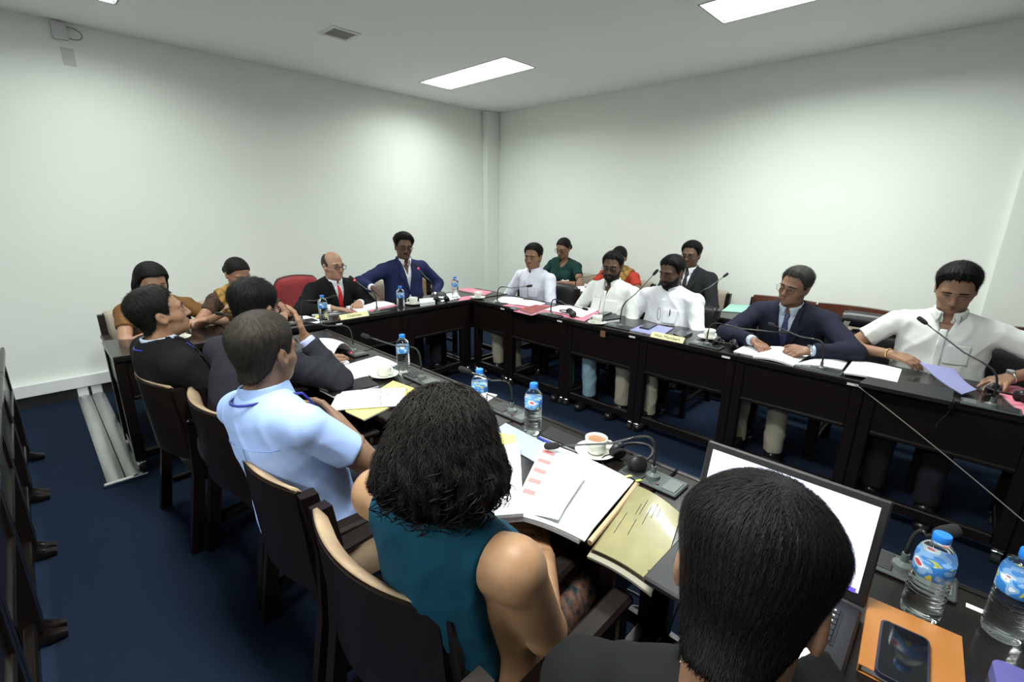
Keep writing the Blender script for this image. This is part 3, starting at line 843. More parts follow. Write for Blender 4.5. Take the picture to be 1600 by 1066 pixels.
    parts.append((hvb, hf))
    HA = 0.0050 if near else 0.0058
    vis = {'long': 0.0, 'short': 1.0, 'none': 1.0}[sleeves]
    for k in (1, -1):
        sh, el, wr = JN[k]
        pts = np.array([sh, el, wr] + [b for _, b, _, _ in handp[k]]) if vis else np.array([el, wr] + [b for _, b, _, _ in handp[k]])
        parts.append(surfnet(arm_sdf(k), pts.min(0)-0.075, pts.max(0)+0.075, HA))
    # legs
    lg = legs or {}
    HIP = {k: p0+A(0.095*k, 0.02, -0.010) for k in (1, -1)}
    KN = {}; AN = {}
    for k in (1, -1):
        q = lg.get('R' if k == 1 else 'L', {})
        KN[k] = A(*q['knee']) if 'knee' in q else A(0.115*k, 0.43, 0.535)
        AN[k] = A(*q['ankle']) if 'ankle' in q else A(0.12*k, 0.40, 0.095)
    core_off = 0.010 if sleeves != 'none' else 0.0
    def core(P):
        d = torso(P)+core_off
        for k in (1, -1):
            d = smin(d, rcone(P, HIP[k], KN[k], 0.070, 0.050), 0.03); d = smin(d, rcone(P, KN[k], AN[k], 0.046, 0.032), 0.02)
        if sleeves == 'none':
            for k in (1, -1): d = smin(d, rcone(P, SH[k], JN[k][1], ra[0], ra[1]), 0.03)
        return d
    allp = np.array([p0, nb, SH[1], SH[-1], KN[1], KN[-1], AN[1], AN[-1]])
    lo, hi = allp.min(0)-0.2, allp.max(0)+0.16
    parts.append(surfnet(core, lo, hi, 0.020 if sleeves != 'none' else 0.010))
    body = np_obj('body', joinvf(parts), skin_mat(skin), t)
    # ---------------- garments
    def tor_uv(P):
        q = P-nb
        return q@x, q@f, q@s
    def neckhole(P, r=0.066, front=0.0):
        a_ = nb-s*0.06+f*0.0; b_ = nb+s*0.12+f*0.035
        return rcone(P, a_, b_, r, r)
    def sleeve(P, k, r, frac_cut, kind):
        sh, el, wr = JN[k]
        if kind == 'short':
            e2 = sh+(el-sh)*0.95
            d = rcone(P, sh, e2, r[0], r[1]+0.008)
            return smax(d, (P-(sh+(el-sh)*frac_cut))@unit(el-sh), 0.006)
        d = rcone(P, sh, el, r[0], r[1]); d = smin(d, rcone(P, el, wr, r[1], r[2]), 0.025)
        c = wr-unit(wr-el)*frac_cut
        return np.maximum(d, np.maximum((P-c)@unit(wr-el), -1e9)) if True else d
    upper = np.array([p0, nb, SH[1], SH[-1]] + [JN[k][j] for k in (1, -1) for j in (1, 2)])
    ulo, uhi = upper.min(0)-0.16, upper.max(0)+0.14
    HG = 0.0075 if near else 0.0085
    hemz = p0[2]-0.055
    def hem(P): return hemz-P[:, 2]
    tm = topm or cloth('white_shirt_cloth', (0.78, 0.79, 0.83))
    sm_ = shirtm or tm
    if top in ('shirt', 'jacket', 'blouse', 'dress'):
        stype = sleeves if top != 'jacket' else 'long'
        inner = (top == 'jacket')
        o_ = 0.006 if inner else 0.013
        sr = (0.054, 0.044, 0.034) if inner else ((0.063, 0.055, 0.042) if not female else (0.056, 0.046, 0.034))
        am = 0.0 if inner else (0.0042 if near else 0.0055)
        def shirt(P):
            d = torso(P)-o_
            if am: d = d-fold(P, am, 22.0, seed)+am*0.6
            if stype != 'none':
                for k in (1, -1):
                    e = sleeve(P, k, sr, (0.62 if not female else 0.50) if stype == 'short' else 0.004, stype)
                    if am: e = e-fold(P, am*0.8, 30.0, seed+k)+am*0.5
                    d = smin(d, e, 0.011)
            else:
                u, v, q = tor_uv(P)
                d = smax(d, np.abs(u)-0.128*w, 0.01)
            if top in ('blouse', 'dress'):
                u, v, q = tor_uv(P)
                d = smax(d, -rcone(P, nb-s*0.045+f*0.03, nb+s*0.12+f*0.07, 0.078, 0.09), 0.006)
            else:
                d = smax(d, -neckhole(P, 0.060), 0.004)
                if collar == 'open':
                    u, v, q = tor_uv(P)
                    d = np.maximum(d, -np.maximum(np.maximum(np.abs(u)-0.040*np.clip((q+0.13)/0.13, 0, 1), -v), -(q+0.13)))
            return np.maximum(d, hem(P))
        ob = np_obj('dress' if top == 'dress' else ('blouse' if top == 'blouse' else 'shirt'), surfnet(shirt, ulo, uhi, HG), sm_ if top == 'jacket' else tm, t)
        # skirts and hanging shirt fronts stay with the legs below
        if top in ('shirt', 'jacket') and collar != 'none':
            def col(P):
                u, v, q = tor_uv(P); ca = nb-s*0.02; cb = nb+s*0.08+f*0.024
                ang = np.abs(np.arctan2(u, v-0.012))
                base = rcone(P, ca, cb, 0.061, 0.059)
                sh_ = np.abs(base-0.0040)-0.0030
                back = np.clip(ang/PI, 0, 1)
                topz = 0.030+0.030*back; 
                d = np.maximum(sh_, np.maximum(q-topz, -0.03-q))
                if collar == 'band':
                    return np.maximum(d, 0.05-ang)
                d = np.maximum(d, (0.10 if collar != 'open' else 0.30)-ang)
                b2 = rcone(P, nb-s*0.04+f*0.012, nb+s*0.075+f*0.024, 0.080 if top != 'jacket' else 0.072, 0.060)
                s2 = np.abs(b2-0.005)-0.0032
                low = np.interp(ang, [0, 0.35, 0.9, 3.2], [-0.040, -0.050, 0.004, 0.018]).astype(F32)
                gap = 0.10+np.clip((0.03-q)/0.08, 0, 1)*0.32
                d2 = np.maximum(np.maximum(s2, np.maximum(q-topz, low-q)), (gap if collar != 'open' else gap+0.2)-ang)
                return np.minimum(d, d2)
            np_obj('collar', surfnet(col, nb-0.16, nb+0.16, 0.0038 if near else 0.0048), sm_, t)
        if top == 'shirt' and not near:
            # button placket and chest pocket, raised from the shirt front
            def plk(P):
                u, v, q = tor_uv(P)
                b_ = torso(P)-o_-am*0.7
                d = np.maximum(b_-0.0045, -(b_+0.004))
                pl = np.maximum(np.maximum(np.abs(u)-0.017, q+0.055), -0.40-q)
                pk = np.maximum(np.abs(u+0.075)-0.050, np.abs(q+0.185)-0.055)
                pk2 = np.maximum(np.abs(u-0.075)-0.050, np.abs(q+0.185)-0.055) if (extra and 'two_pockets' in extra) else pk
                return np.maximum(np.maximum(d, np.minimum(pl, np.minimum(pk, pk2))), -v)
            np_obj('placket', surfnet(plk, p0-A(0.2, 0.05, 0.0), nb+A(0.2, 0.26, 0.03), 0.006), tm, t)
            mbx = MB()
        if top == 'jacket':
            V0 = -0.30
            def wv(q): return 0.058*np.clip((q-V0)/(-V0), 0, 1.25)
            def jk(P):
                u, v, q = tor_uv(P)
                d = torso(P)-0.020-fold(P, 0.005, 16.0, seed)+0.003
                for k in (1, -1):
                    e = sleeve(P, k, (0.069, 0.060, 0.045), 0.030, 'long')-fold(P, 0.005, 26.0, seed+k)+0.003
                    d = smin(d, e, 0.025)
                d = smax(d, -neckhole(P, 0.064), 0.004)
                op = np.maximum(np.maximum(np.abs(u)-wv(q), -v), V0-q)
                low = np.maximum(np.maximum(np.abs(u+0.00)-0.10*np.clip((V0-q)/0.2, 0, 1), -v), q-V0)
                d = smax(d, -op, 0.003); d = smax(d, -low, 0.004)
                return np.maximum(d, hem(P))
            np_obj('jacket', surfnet(jk, ulo-0.02, uhi+0.02, HG), tm, t)
            def lap(P):
                u, v, q = tor_uv(P); au = np.abs(u)
                b_ = torso(P)-0.0245
                d = np.maximum(b_-0.0055, -(b_+0.006))
                wl = wv(q)
                lw = np.interp(q, [V0, -0.20, -0.09, -0.075, -0.03, 0.05], [0.004, 0.040, 0.066, 0.040, 0.030, 0.026]).astype(F32)
                r = np.maximum(np.maximum(wl-0.004-au, au-wl-lw), np.maximum(V0-q, q-0.03))
                d1 = np.maximum(np.maximum(d, r), -v-0.03)
                # collar round the back of the neck
                nkd = neckhole(P, 0.074)
                back = np.maximum(np.maximum(np.abs(nkd)-0.006, np.maximum(q-0.052+0.25*np.maximum(v, 0), -0.045-q)), v-0.045)
                return np.minimum(d1, back)
            np_obj('lapel', surfnet(lap, p0-A(0.25, 0.1, 0), nb+A(0.25, 0.26, 0.12), 0.0055), tm, t)
        if tiem is not None:
            def ti(P):
                u, v, q = tor_uv(P)
                b_ = torso(P)-0.013
                d = np.maximum(b_-0.006, -(b_+0.005))
                hw = np.interp(q, [-0.42, -0.40, -0.10, -0.055], [0.002, 0.036, 0.020, 0.013]).astype(F32)
                r = np.maximum(np.maximum(np.abs(u)-hw, q+0.025), -0.42-q)
                d = np.maximum(np.maximum(d, r), -v)
                kn = ell(P, nb-s*0.030+f*0.079, (0.019, 0.013, 0.024), R)
                return smin(d, kn, 0.008)
            np_obj('tie', surfnet(ti, p0-A(0.15, 0.05, 0), nb+A(0.15, 0.26, 0.05), 0.0045), tiem, t)
    if drape is not None:
        dm, sgn = drape
        def dr(P):
            u, v, q = tor_uv(P)
            b_ = torso(P)-0.020
            d = np.maximum(b_-0.007-0.004*np.sin((u*sgn*0.8+q*0.6)*160), -(b_+0.010))
            c = (u*sgn)*0.80+q*0.60
            band = np.maximum(np.abs(u*sgn-0.085-0.42*np.minimum(q+0.02, 0))-0.075, -0.44-q)
            return np.maximum(d, np.maximum(band, hem(P)))
        np_obj('sari_drape', surfnet(dr, ulo, uhi, 0.0075), dm, t)
    # trousers or skirt
    lm = legm or cloth('dark_trouser_cloth', (0.012, 0.013, 0.017))
    skirt = top in ('blouse', 'dress')
    def trs(P):
        d = ell(P, p0+A(0, -0.002, -0.01), (0.178*w+0.01, 0.140+belly*0.3, 0.112))
        for k in (1, -1):
            d = smin(d, rcone(P, HIP[k], KN[k], 0.092*min(w, 1.1), 0.068), 0.035)
            low = AN[k]+A(0, 0, -0.03)
            d = smin(d, rcone(P, KN[k], low, 0.066, 0.058), 0.03)
        if skirt:
            d = smin(d, rcone(P, (KN[1]+KN[-1])/2, (AN[1]+AN[-1])/2, 0.12, 0.13), 0.06)
            d = smin(d, rcone(P, p0, (KN[1]+KN[-1])/2, 0.11, 0.10), 0.06)
        d = d-fold(P, 0.006, 20.0, seed+4)+0.003
        cz = min(AN[1][2], AN[-1][2])+0.0
        return smax(np.maximum(d, cz-P[:, 2]), P[:, 2]-p0[2]-0.045, 0.01)
    np_obj('skirt' if skirt else 'trousers', surfnet(trs, lo, hi, 0.012), lm, t)
    for k in (1, -1):
        an = AN[k]; a0 = an+A(0, -0.045, 0); fl = an[2]-0.095
        def sho(P):
            d = rcone(P, A(an[0], an[1]-0.035, fl+0.040), A(an[0]+0.012*k, an[1]+0.165, fl+0.030), 0.040, 0.036)
            d = smin(d, rcone(P, A(an[0], an[1], fl+0.04), an+A(0, 0, 0.015), 0.042, 0.042), 0.03)
            return np.maximum(smax(d, P[:, 2]-an[2]-0.012, 0.006), fl+0.004-P[:, 2])
        np_obj('shoe', surfnet(sho, an-A(0.08, 0.12, 0.12), an+A(0.08, 0.24, 0.06), 0.008), shoem or mat('black_shoe_leather', (0.010, 0.009, 0.009), 0.3, coat=0.3), t)
    # ---------------- hair, face
    hcM = hair_mat(hairc)
    if hair:
        hf_ = hair_sdf(hair, hth, seed, nape=nape, rp=0.0005 if nstr > 5000 else 0.0011)
        big = hair in ('bob', 'curly')
        hvf = surfnet(hf_, (-0.17, -0.19, -0.24) if big else (-0.115, -0.185, -0.13), (0.17, 0.13, 0.16) if big else (0.115, 0.13, 0.155), 0.0042 if near else 0.005)
        pr = [hvf]
        if nstr:
            if hair == 'curly':
                V, F = strands(hf_, hvf[0], nstr, (0, -0.01, 0.13), 0.010, 7, 0.0011, 0.007, 1.2, 0.35, 0.0050)
                pr.append((V, F))
            else:
                V, F = strands(hf_, hvf[0], nstr, (0.015, -0.055, 0.12), 0.0060, 5, 0.0006 if nstr > 5000 else 0.0009, 0.0022 if nstr > 5000 else 0.0055, 0.15, 0.30 if nstr > 5000 else 0.8)
                pr.append((V, F))
        ho = np_obj('hair', joinvf(pr), hcM, t, HM)
        if hair == 'curly':
            cv, cf = curls(hf_, hvf[0], 420, RNG)
            me = bpy.data.meshes.new('hair_curls'); me.from_pydata(cv.tolist(), [], cf); me.materials.append(hcM)
            me.polygons.foreach_set('use_smooth', np.ones(len(cf), bool))
            oc = bpy.data.objects.new('hair_curls', me); link(oc, ho)
    EY = mat('eye_white', (0.34, 0.31, 0.28), 0.35); IR = mat('eye_iris', (0.010, 0.006, 0.005), 0.1)
    closed = extra and 'down' in extra
    for k in (1, -1):
        mb = MB()
        mb.lathe([(0.0001, -0.0125), (0.007, -0.0105), (0.0115, -0.0055), (0.0130, 0.0), (0.0115, 0.0055), (0.007, 0.0105), (0.0001, 0.0125)], 12, EY)
        e = mb.build('eye', None, t, 'all')
        e.matrix_basis = HM @ Matrix.Translation((0.0322*k, 0.0775, -0.002)) @ Matrix.Diagonal((1.05, 1.02, 0.18 if closed else 0.50, 1))
        mb = MB(); mb.lathe([(0.0001, 0.0022), (0.0035, 0.0018), (0.0058, 0.0)], 12, IR)
        i_ = mb.build('iris', None, e, 'all'); i_.matrix_basis = Matrix.Translation((0, 0.0122, 0 if not closed else -0.006)) @ Matrix.Rotation(-PI/2, 4, 'X')
        mb = MB(); pts = [(0.0322*k+k*a_, 0.0915-0.30*(abs(a_+0.006))**1.4*0.6-0.010*max(0, a_/0.02)**2, 0.0065-120*a_*a_*0.12) for a_ in np.linspace(-0.015, 0.016, 7)]
        mb.tube(pts, [0.0006, 0.0011, 0.0014, 0.0015, 0.0015, 0.0012, 0.0007], 5); mb.build('upper_lash', hair_mat((0.006, 0.005, 0.005)), t, 'all').matrix_basis = HM
        mb = MB(); th_ = 0.0032 if not female else 0.0018
        pts = [(0.033*k+k*a_, 0.0965-9.0*max(a_+0.004, 0)**2*2-0.0015, 0.0205+0.004*math.cos(a_*70)-0.12*max(a_, 0)) for a_ in np.linspace(-0.019, 0.023, 8)]
        mb.tube(pts, [th_*q for q in (0.6, 1, 1.1, 1.1, 1.0, 0.85, 0.6, 0.25)], 6); mb.build('eyebrow', hair_mat((0.010, 0.008, 0.007)) if hair != 'bald' else hcM, t, 'all').matrix_basis = HM
    lc = (skin[0]*0.72, skin[1]*0.50, skin[2]*0.52) if not female else (skin[0]*0.9, skin[1]*0.45, skin[2]*0.5)
    def lips(P):
        Q = P.copy(); Q[:, 0] = np.abs(Q[:, 0])
        d = rcone(Q, A(0.0, 0.0945, -0.0635), A(0.021, 0.0855, -0.067), 0.0052, 0.0022)
        d = np.minimum(d, rcone(Q, A(0.0, 0.0930, -0.0735), A(0.018, 0.0860, -0.0715), 0.0062, 0.0025))
        return d
    np_obj('lips', surfnet(lips, (-0.03, 0.07, -0.09), (0.03, 0.11, -0.05), 0.0026), mat('lip_%d' % (hash(lc) % 99991), lc, 0.4), t, HM)
    if beard:
        def bd(P):
            Q = P.copy(); Q[:, 0] = np.abs(Q[:, 0]); y, z = P[:, 1], P[:, 2]
            tk = 0.0075 if beard == 'full' else 0.0045
            d0 = head_base(P, jaw)
            d0 = smin(d0, rcone(P, A(0, 0.070, -0.098), A(0, 0.066, -0.104), 0.019, 0.016), 0.02)
            d = d0-tk-0.0012*np.sin(P[:, 0]*330)*np.sin(z*300)
            edge = np.interp(y, [-0.05, 0.0, 0.02, 0.05, 0.075, 0.12], [0.00, 0.01, -0.01, -0.052, -0.054, -0.052]).astype(F32)
            reg = np.maximum(z-edge, -0.135-z)
            reg = np.maximum(reg, 0.006-y)
            mouth = ell(P, A(0, 0.10, -0.0685), (0.023, 0.03, 0.0125))
            d = np.maximum(d, np.maximum(reg, -mouth))
            mo = rcone(Q, A(0.0, 0.0960, -0.0545), A(0.026, 0.083, -0.066), 0.0060, 0.0045)
            if beard == 'moustache': return mo
            return smin(d, mo, 0.004)
        np_obj('beard' if beard != 'moustache' else 'moustache', surfnet(bd, (-0.09, -0.01, -0.145), (0.09, 0.125, 0.03), 0.0044), hair_mat((0.008, 0.007, 0.006)), t, HM)
    if specs:
        g = empty_child('spectacles', t, HM)
        fm = M_FRAME if specs != 'metal' else M_THINFRAME; rr = 0.0020 if specs != 'metal' else 0.0012
        for k in (1, -1):
            ring = [(0.0335*k+0.0245*math.cos(a_)*(1-0.10*math.sin(a_)), 0.107-0.006*abs(math.cos(a_)), -0.004+0.0180*math.sin(a_)) for a_ in np.linspace(0, 2*PI, 21)]
            MB().tube(ring, rr, 6).build('rim', fm, g, 'all')
            MB().add([(0.0335*k, 0.1055, -0.004)] + ring[:-1], [(0, i+1, (i+1) % 20+1) for i in range(20)]).build('lens', M_GLASS, g)
            MB().tube([(0.0575*k, 0.101, 0.000), (0.074*k, 0.085, 0.001), (0.083*k, 0.0, 0.004), (0.082*k, -0.022, -0.012)], rr*0.9, 6).build('temple', fm, g, 'all')
        MB().tube([(-0.0105, 0.107, 0.000), (0, 0.1095, 0.004), (0.0105, 0.107, 0.000)], rr, 6).build('bridge', fm, g, 'all')
    return dict(root=t, JN=JN, nb=nb, s=s, f=f, x=x, L_=L_, HM=HM, torso=torso, p0=p0)
def empty_child(name, parent, M=None):
    o = bpy.data.objects.new(name, None); o.empty_display_size = 0.02
    if M is not None: o.matrix_basis = M
    return link(o, parent)
# ================================================================== PEOPLE
C_WHITE = cloth('white_shirt', (0.76, 0.77, 0.82)); C_WHITE2 = cloth('cream_white_shirt', (0.74, 0.76, 0.74)); C_LILACW = cloth('pale_lilac_shirt', (0.68, 0.69, 0.80))
C_BLUE = cloth('light_blue_shirt', (0.33, 0.45, 0.78)); C_PALEB = cloth('pale_blue_shirt', (0.48, 0.55, 0.68)); C_LAV = cloth('lavender_shirt', (0.42, 0.45, 0.75))
C_BLACK = cloth('black_suit', (0.006, 0.006, 0.007)); C_PIN = cloth('charcoal_pinstripe_suit', (0.022, 0.022, 0.030)); C_NAVY = cloth('navy_blazer', (0.016, 0.022, 0.075))
C_DNAVY = cloth('dark_navy_suit', (0.013, 0.014, 0.028)); C_GREY = cloth('charcoal_suit', (0.0055, 0.006, 0.0065), bump=0.2); C_DGREY = cloth('dark_grey_suit', (0.020, 0.021, 0.024))
C_TEAL = cloth('teal_knit', (0.003, 0.046, 0.080), var=0.2, vscale=30); C_GREEN = cloth('dark_green_cotton', (0.008, 0.036, 0.030))
C_REDB = cloth('red_blouse', (0.42, 0.045, 0.03)); C_GOLD = cloth('gold_print_silk', (0.42, 0.22, 0.05), 0.5, var=0.9, vscale=24, col2=(0.10, 0.08, 0.02), detail=1.0)
C_BROWN = cloth('bronze_blouse', (0.16, 0.075, 0.022), 0.5); C_DGREEN2 = cloth('dark_print_cotton', (0.022, 0.020, 0.016), var=0.8, vscale=40, col2=(0.09, 0.05, 0.03))
C_FLORAL = cloth('dark_floral_print', (0.010, 0.035, 0.036), var=1.0, vscale=55, col2=(0.22, 0.10, 0.07), detail=1.5)
C_BEIGET = cloth('beige_trousers', (0.34, 0.31, 0.25)); C_BLUET = cloth('light_blue_trousers', (0.22, 0.34, 0.42)); C_TAN = cloth('stone_trousers', (0.36, 0.33, 0.26))
T_RED = mat('red_silk_tie', (0.50, 0.012, 0.016), 0.4, bump=0.2, scale=300); T_NAVY = mat('navy_dotted_tie', (0.012, 0.016, 0.07), 0.45, var=0.5, vscale=160, col2=(0.05, 0.06, 0.15)); T_BLACK = mat('black_tie', (0.012, 0.012, 0.014), 0.5)
BLK = (0.006, 0.005, 0.005); BRN = (0.022, 0.015, 0.010); GRY = (0.055, 0.052, 0.048)
PPL = {}
def d2(*v): return v
# ---- head row
PPL['w1'] = person('woman with black bobbed hair in a bronze blouse at the far left', (0.58, 4.02, 1.215), -88, -80, 18, 0, 6, skin=(0.40, 0.235, 0.155), hair='bob', female=True, hs=0.97, sleeves='short',
    top='blouse', topm=C_BROWN, legm=C_DGREEN2, drape=(C_GOLD, 1), w=1.07, specs=None, extra=['down'],
    arms={'R': dict(w=(0.56, 3.80, 0.80), d=(0.75, -0.5, 0), pole=(0.9, -0.2, -0.5), curl=0.7), 'L': dict(w=(0.80, 3.79, 0.82), d=(-0.75, -0.3, 0.1), pole=(-0.9, -0.2, -0.5), curl=0.7)})
PPL['w2'] = person('woman in glasses with tied back hair looking down at the left', (1.115, 4.02, 1.225), -90, -75, 24, 0, 8, skin=(0.34, 0.19, 0.12), hair='tied', female=True, hs=0.97, sleeves='short',
    top='blouse', topm=C_DGREEN2, legm=C_DGREEN2, drape=(C_GOLD, 1), specs='metal', w=1.03, extra=['down'],
    arms={'R': dict(w=(0.90, 3.72, 0.86), d=(0.3, -0.5, 0.7), n=(0.6, -0.3, -0.4), pole=(0.8, -0.2, -0.6), curl=1.1), 'L': dict(w=(1.32, 3.72, 0.80), d=(-0.5, -0.8, 0), pole=(-0.8, -0.2, -0.6), curl=0.5)})
PPL['ch'] = person('balding man in a black suit, red tie and glasses', (1.865, 3.99, 1.238), -84, -78, 3, 0, 7, skin=(0.40, 0.24, 0.165), hair='bald', hairc=(0.045, 0.04, 0.038), specs='thick', top='jacket', topm=C_BLACK, shirtm=C_WHITE, tiem=T_RED, w=1.14,
    arms={'R': dict(w=(1.68, 3.68, 0.80), d=(0.85, -0.5, -0.15), pole=(0.9, -0.3, -0.3), curl=0.25, spread=0.2), 'L': dict(w=(1.96, 3.76, 0.80), d=(-0.5, -0.8, -0.1), pole=(-0.9, -0.3, -0.4), curl=0.5)}, jaw=1.05)
PPL['nv'] = person('man in a navy blazer and open white shirt with black moustache', (2.640, 4.06, 1.362), -96, -108, 4, -4, 3, skin=(0.125, 0.068, 0.046), hair='short', nstr=2200, hth=0.028, hairc=BLK, beard='moustache', specs='thick', top='jacket', topm=C_NAVY, shirtm=C_WHITE, collar='open', w=1.29, belly=0.03, seed=2.3,
    arms={'R': dict(w=(2.165, 3.86, 0.895), d=(0.55, -0.45, -0.75), n=(-0.3, 0.3, -0.6), pole=(1.0, -0.1, -0.35), curl=0.45), 'L': dict(w=(2.90, 3.93, 0.72), d=(-0.5, -0.8, -0.2), pole=(-0.9, -0.4, -0.4), curl=0.5)})
# ---- left row
PPL['p3'] = person('man in a black suit with a lanyard, head tilted back in profile', (0.385, 2.64, 1.245), 8, 2, -12, 0, -15, skin=(0.30, 0.17, 0.105), hair='short', hth=0.013, hairc=(0.012, 0.010, 0.009), top='jacket', topm=C_BLACK, shirtm=C_PALEB, tiem=T_NAVY, w=1.20, near=True, nstr=2500, seed=3.1,
    arms={'R': dict(w=(0.78, 2.52, 0.68), d=(0.9, 0.3, 0), pole=(0.8, -0.5, -0.5), curl=0.5), 'L': dict(w=(0.80, 2.72, 0.68), d=(0.9, -0.3, 0), pole=(-0.8, -0.5, -0.5), curl=0.5)})
PPL['p4'] = person('man in a charcoal pinstriped suit resting his glasses on his hand', (0.672, 2.245, 1.288), 20, 38, 10, 0, 14, skin=(0.30, 0.17, 0.105), hair='short', hth=0.020, hairc=BLK, specs='thick', top='jacket', topm=C_PIN, shirtm=C_LAV, w=1.20, near=True, nstr=2500, seed=4.2, collar='point',
    arms={'R': dict(w=(0.835, 2.14, 1.015), d=(-0.10, 0.30, 0.95), n=(-0.9, 0.3, -0.2), pole=(0.5, 0.9, -0.9), curl=0.35, thumb=0.2), 'L': dict(w=(1.02, 2.42, 0.80), d=(0.8, 0.2, 0), pole=(-0.8, -0.4, -0.5), curl=0.4)})
PPL['p5'] = person('grey haired man in a light blue short sleeved shirt, arms folded', (0.475, 1.545, 1.285), 12, 28, 4, 0, -11, -7, skin=(0.20, 0.115, 0.072), hair='short', hth=0.014, hairc=(0.038, 0.032, 0.025), sleeves='short', top='shirt', topm=C_BLUE, w=1.20, belly=0.03, near=True, nstr=6000, seed=5.0, legm=cloth('dark_grey_trousers', (0.02, 0.022, 0.03)), tiem=T_NAVY,
    arms={'R': dict(w=(0.68, 1.54, 0.86), d=(-0.25, 1, 0.05), n=(-1, 0, -0.1), pole=(1.0, 0.35, -0.9), curl=0.4), 'L': dict(w=(0.70, 1.42, 0.80), d=(-0.25, -1, -0.1), n=(-1, 0.1, 0), pole=(-1.0, 0.35, -0.9), curl=0.6)})
PPL['p6'] = person('woman with dark curly shoulder length hair in a sleeveless teal top', (0.530, 0.700, 1.262), 8, 42, 14, 0, -14, sh_drop=-0.03, skin=(0.31, 0.18, 0.098), hair='curly', hairc=(0.010, 0.007, 0.006), female=True, sleeves='none', top='dress', topm=C_TEAL, legm=C_FLORAL, w=1.20, near='woman', nstr=14000, seed=6.0,
    arms={'R': dict(w=(0.83, 0.66, 0.69), d=(0.5, 0.85, -0.05), pole=(0.7, -0.7, -0.8), curl=0.5), 'L': dict(w=(0.84, 0.84, 0.69), d=(0.7, -0.5, -0.05), pole=(-0.7, -0.3, -1.0), curl=0.4)})
PPL['p7'] = person('man with short black hair in a dark suit, back to us at the laptop', (0.582, 0.122, 1.268), 6, 4, 29, 0, 6, sh_drop=0.03, nape=0.010, ndrop=0.06, skin=(0.27, 0.15, 0.095), hs=1.05, hair='short', hth=0.020, hairc=(0.007, 0.006, 0.006), top='jacket', topm=C_GREY, shirtm=C_WHITE, w=1.22, near=True, nstr=22000, seed=7.0,
    arms={'R': dict(w=(0.92, 0.10, 0.79), d=(0.9, 0.2, -0.1), pole=(0.8, -0.5, -0.6), curl=0.5), 'L': dict(w=(0.80, 0.20, 0.70), d=(0.8, -0.4, -0.1), pole=(-0.3, -0.8, -0.6), curl=0.5)})
# ---- right row
LGR = lambda: None
PPL['r1'] = person('man in a plain white shirt nearest the corner column', (3.545, 3.14, 1.283), 180, 196, 4, 0, 2, skin=(0.23, 0.125, 0.076), hair='short', nstr=2200, hth=0.017, hairc=BLK, top='shirt', topm=C_LILACW, collar='band', w=1.18, legm=C_TAN, seed=8.0)
PPL['r2'] = person('bearded man with glasses in a white pocketed shirt', (3.52, 2.20, 1.272), 178, 196, 7, 0, -2, skin=(0.105, 0.058, 0.036), hair='short', nstr=2200, hth=0.014, hairc=BLK, beard='full', specs='thick', top='shirt', topm=C_WHITE2, collar='open', w=1.24, belly=0.03, legm=C_BLUET, seed=9.0, extra=['two_pockets'])
PPL['r3'] = person('bearded man in a white shirt with spectacles hung on its front', (3.53, 1.665, 1.277), 178, 168, 12, 0, 0, skin=(0.115, 0.062, 0.040), hair='short', nstr=2200, hth=0.017, hairc=BLK, beard='full', top='shirt', topm=C_WHITE, collar='band', w=1.27, belly=0.035, legm=C_BEIGET, seed=10.0, extra=['down'])
PPL['r4'] = person('grey haired man in a dark navy suit and glasses leaning over papers', (3.475, 0.785, 1.277), 176, 163, 8, -10, 14, skin=(0.26, 0.140, 0.090), hair='short', nstr=2200, hth=0.014, hairc=(0.050, 0.047, 0.044), specs='metal', top='jacket', topm=C_DNAVY, shirtm=C_PALEB, tiem=T_NAVY, w=1.25, seed=11.0, legm=C_BEIGET, jaw=1.05,
    arms={'R': dict(w=(3.20, 0.90, 0.805), d=(-0.5, -0.75, -0.25), pole=(1.0, -0.2, -0.2), curl=0.75), 'L': dict(w=(3.20, 0.595, 0.805), d=(-0.75, 0.65, -0.02), n=(0.2, 0.35, -0.8), pole=(-1.0, -0.2, -0.2), curl=1.0)})
PPL['r5'] = person('black haired man in a white short sleeved shirt looking down', (3.505, 0.02, 1.360), 178, 182, 24, 0, 6, skin=(0.30, 0.170, 0.108), hair='short', nstr=2200, hth=0.018, hairc=BLK, sleeves='short', top='shirt', topm=C_WHITE2, collar='open', w=1.33, belly=0.03, seed=12.0, extra=['down'], hs=1.04, jaw=1.08,
    arms={'R': dict(w=(3.36, 0.215, 0.835), d=(-0.15, -0.95, -0.12), n=(0.2, -0.1, -0.9), pole=(1.0, 0.05, -0.6), curl=0.55), 'L': dict(w=(3.40, -0.265, 0.81), d=(-0.85, 0.40, -0.2), n=(0, 0, -1), pole=(-1.0, 0.0, -0.4), curl=0.25, spread=0.3)})
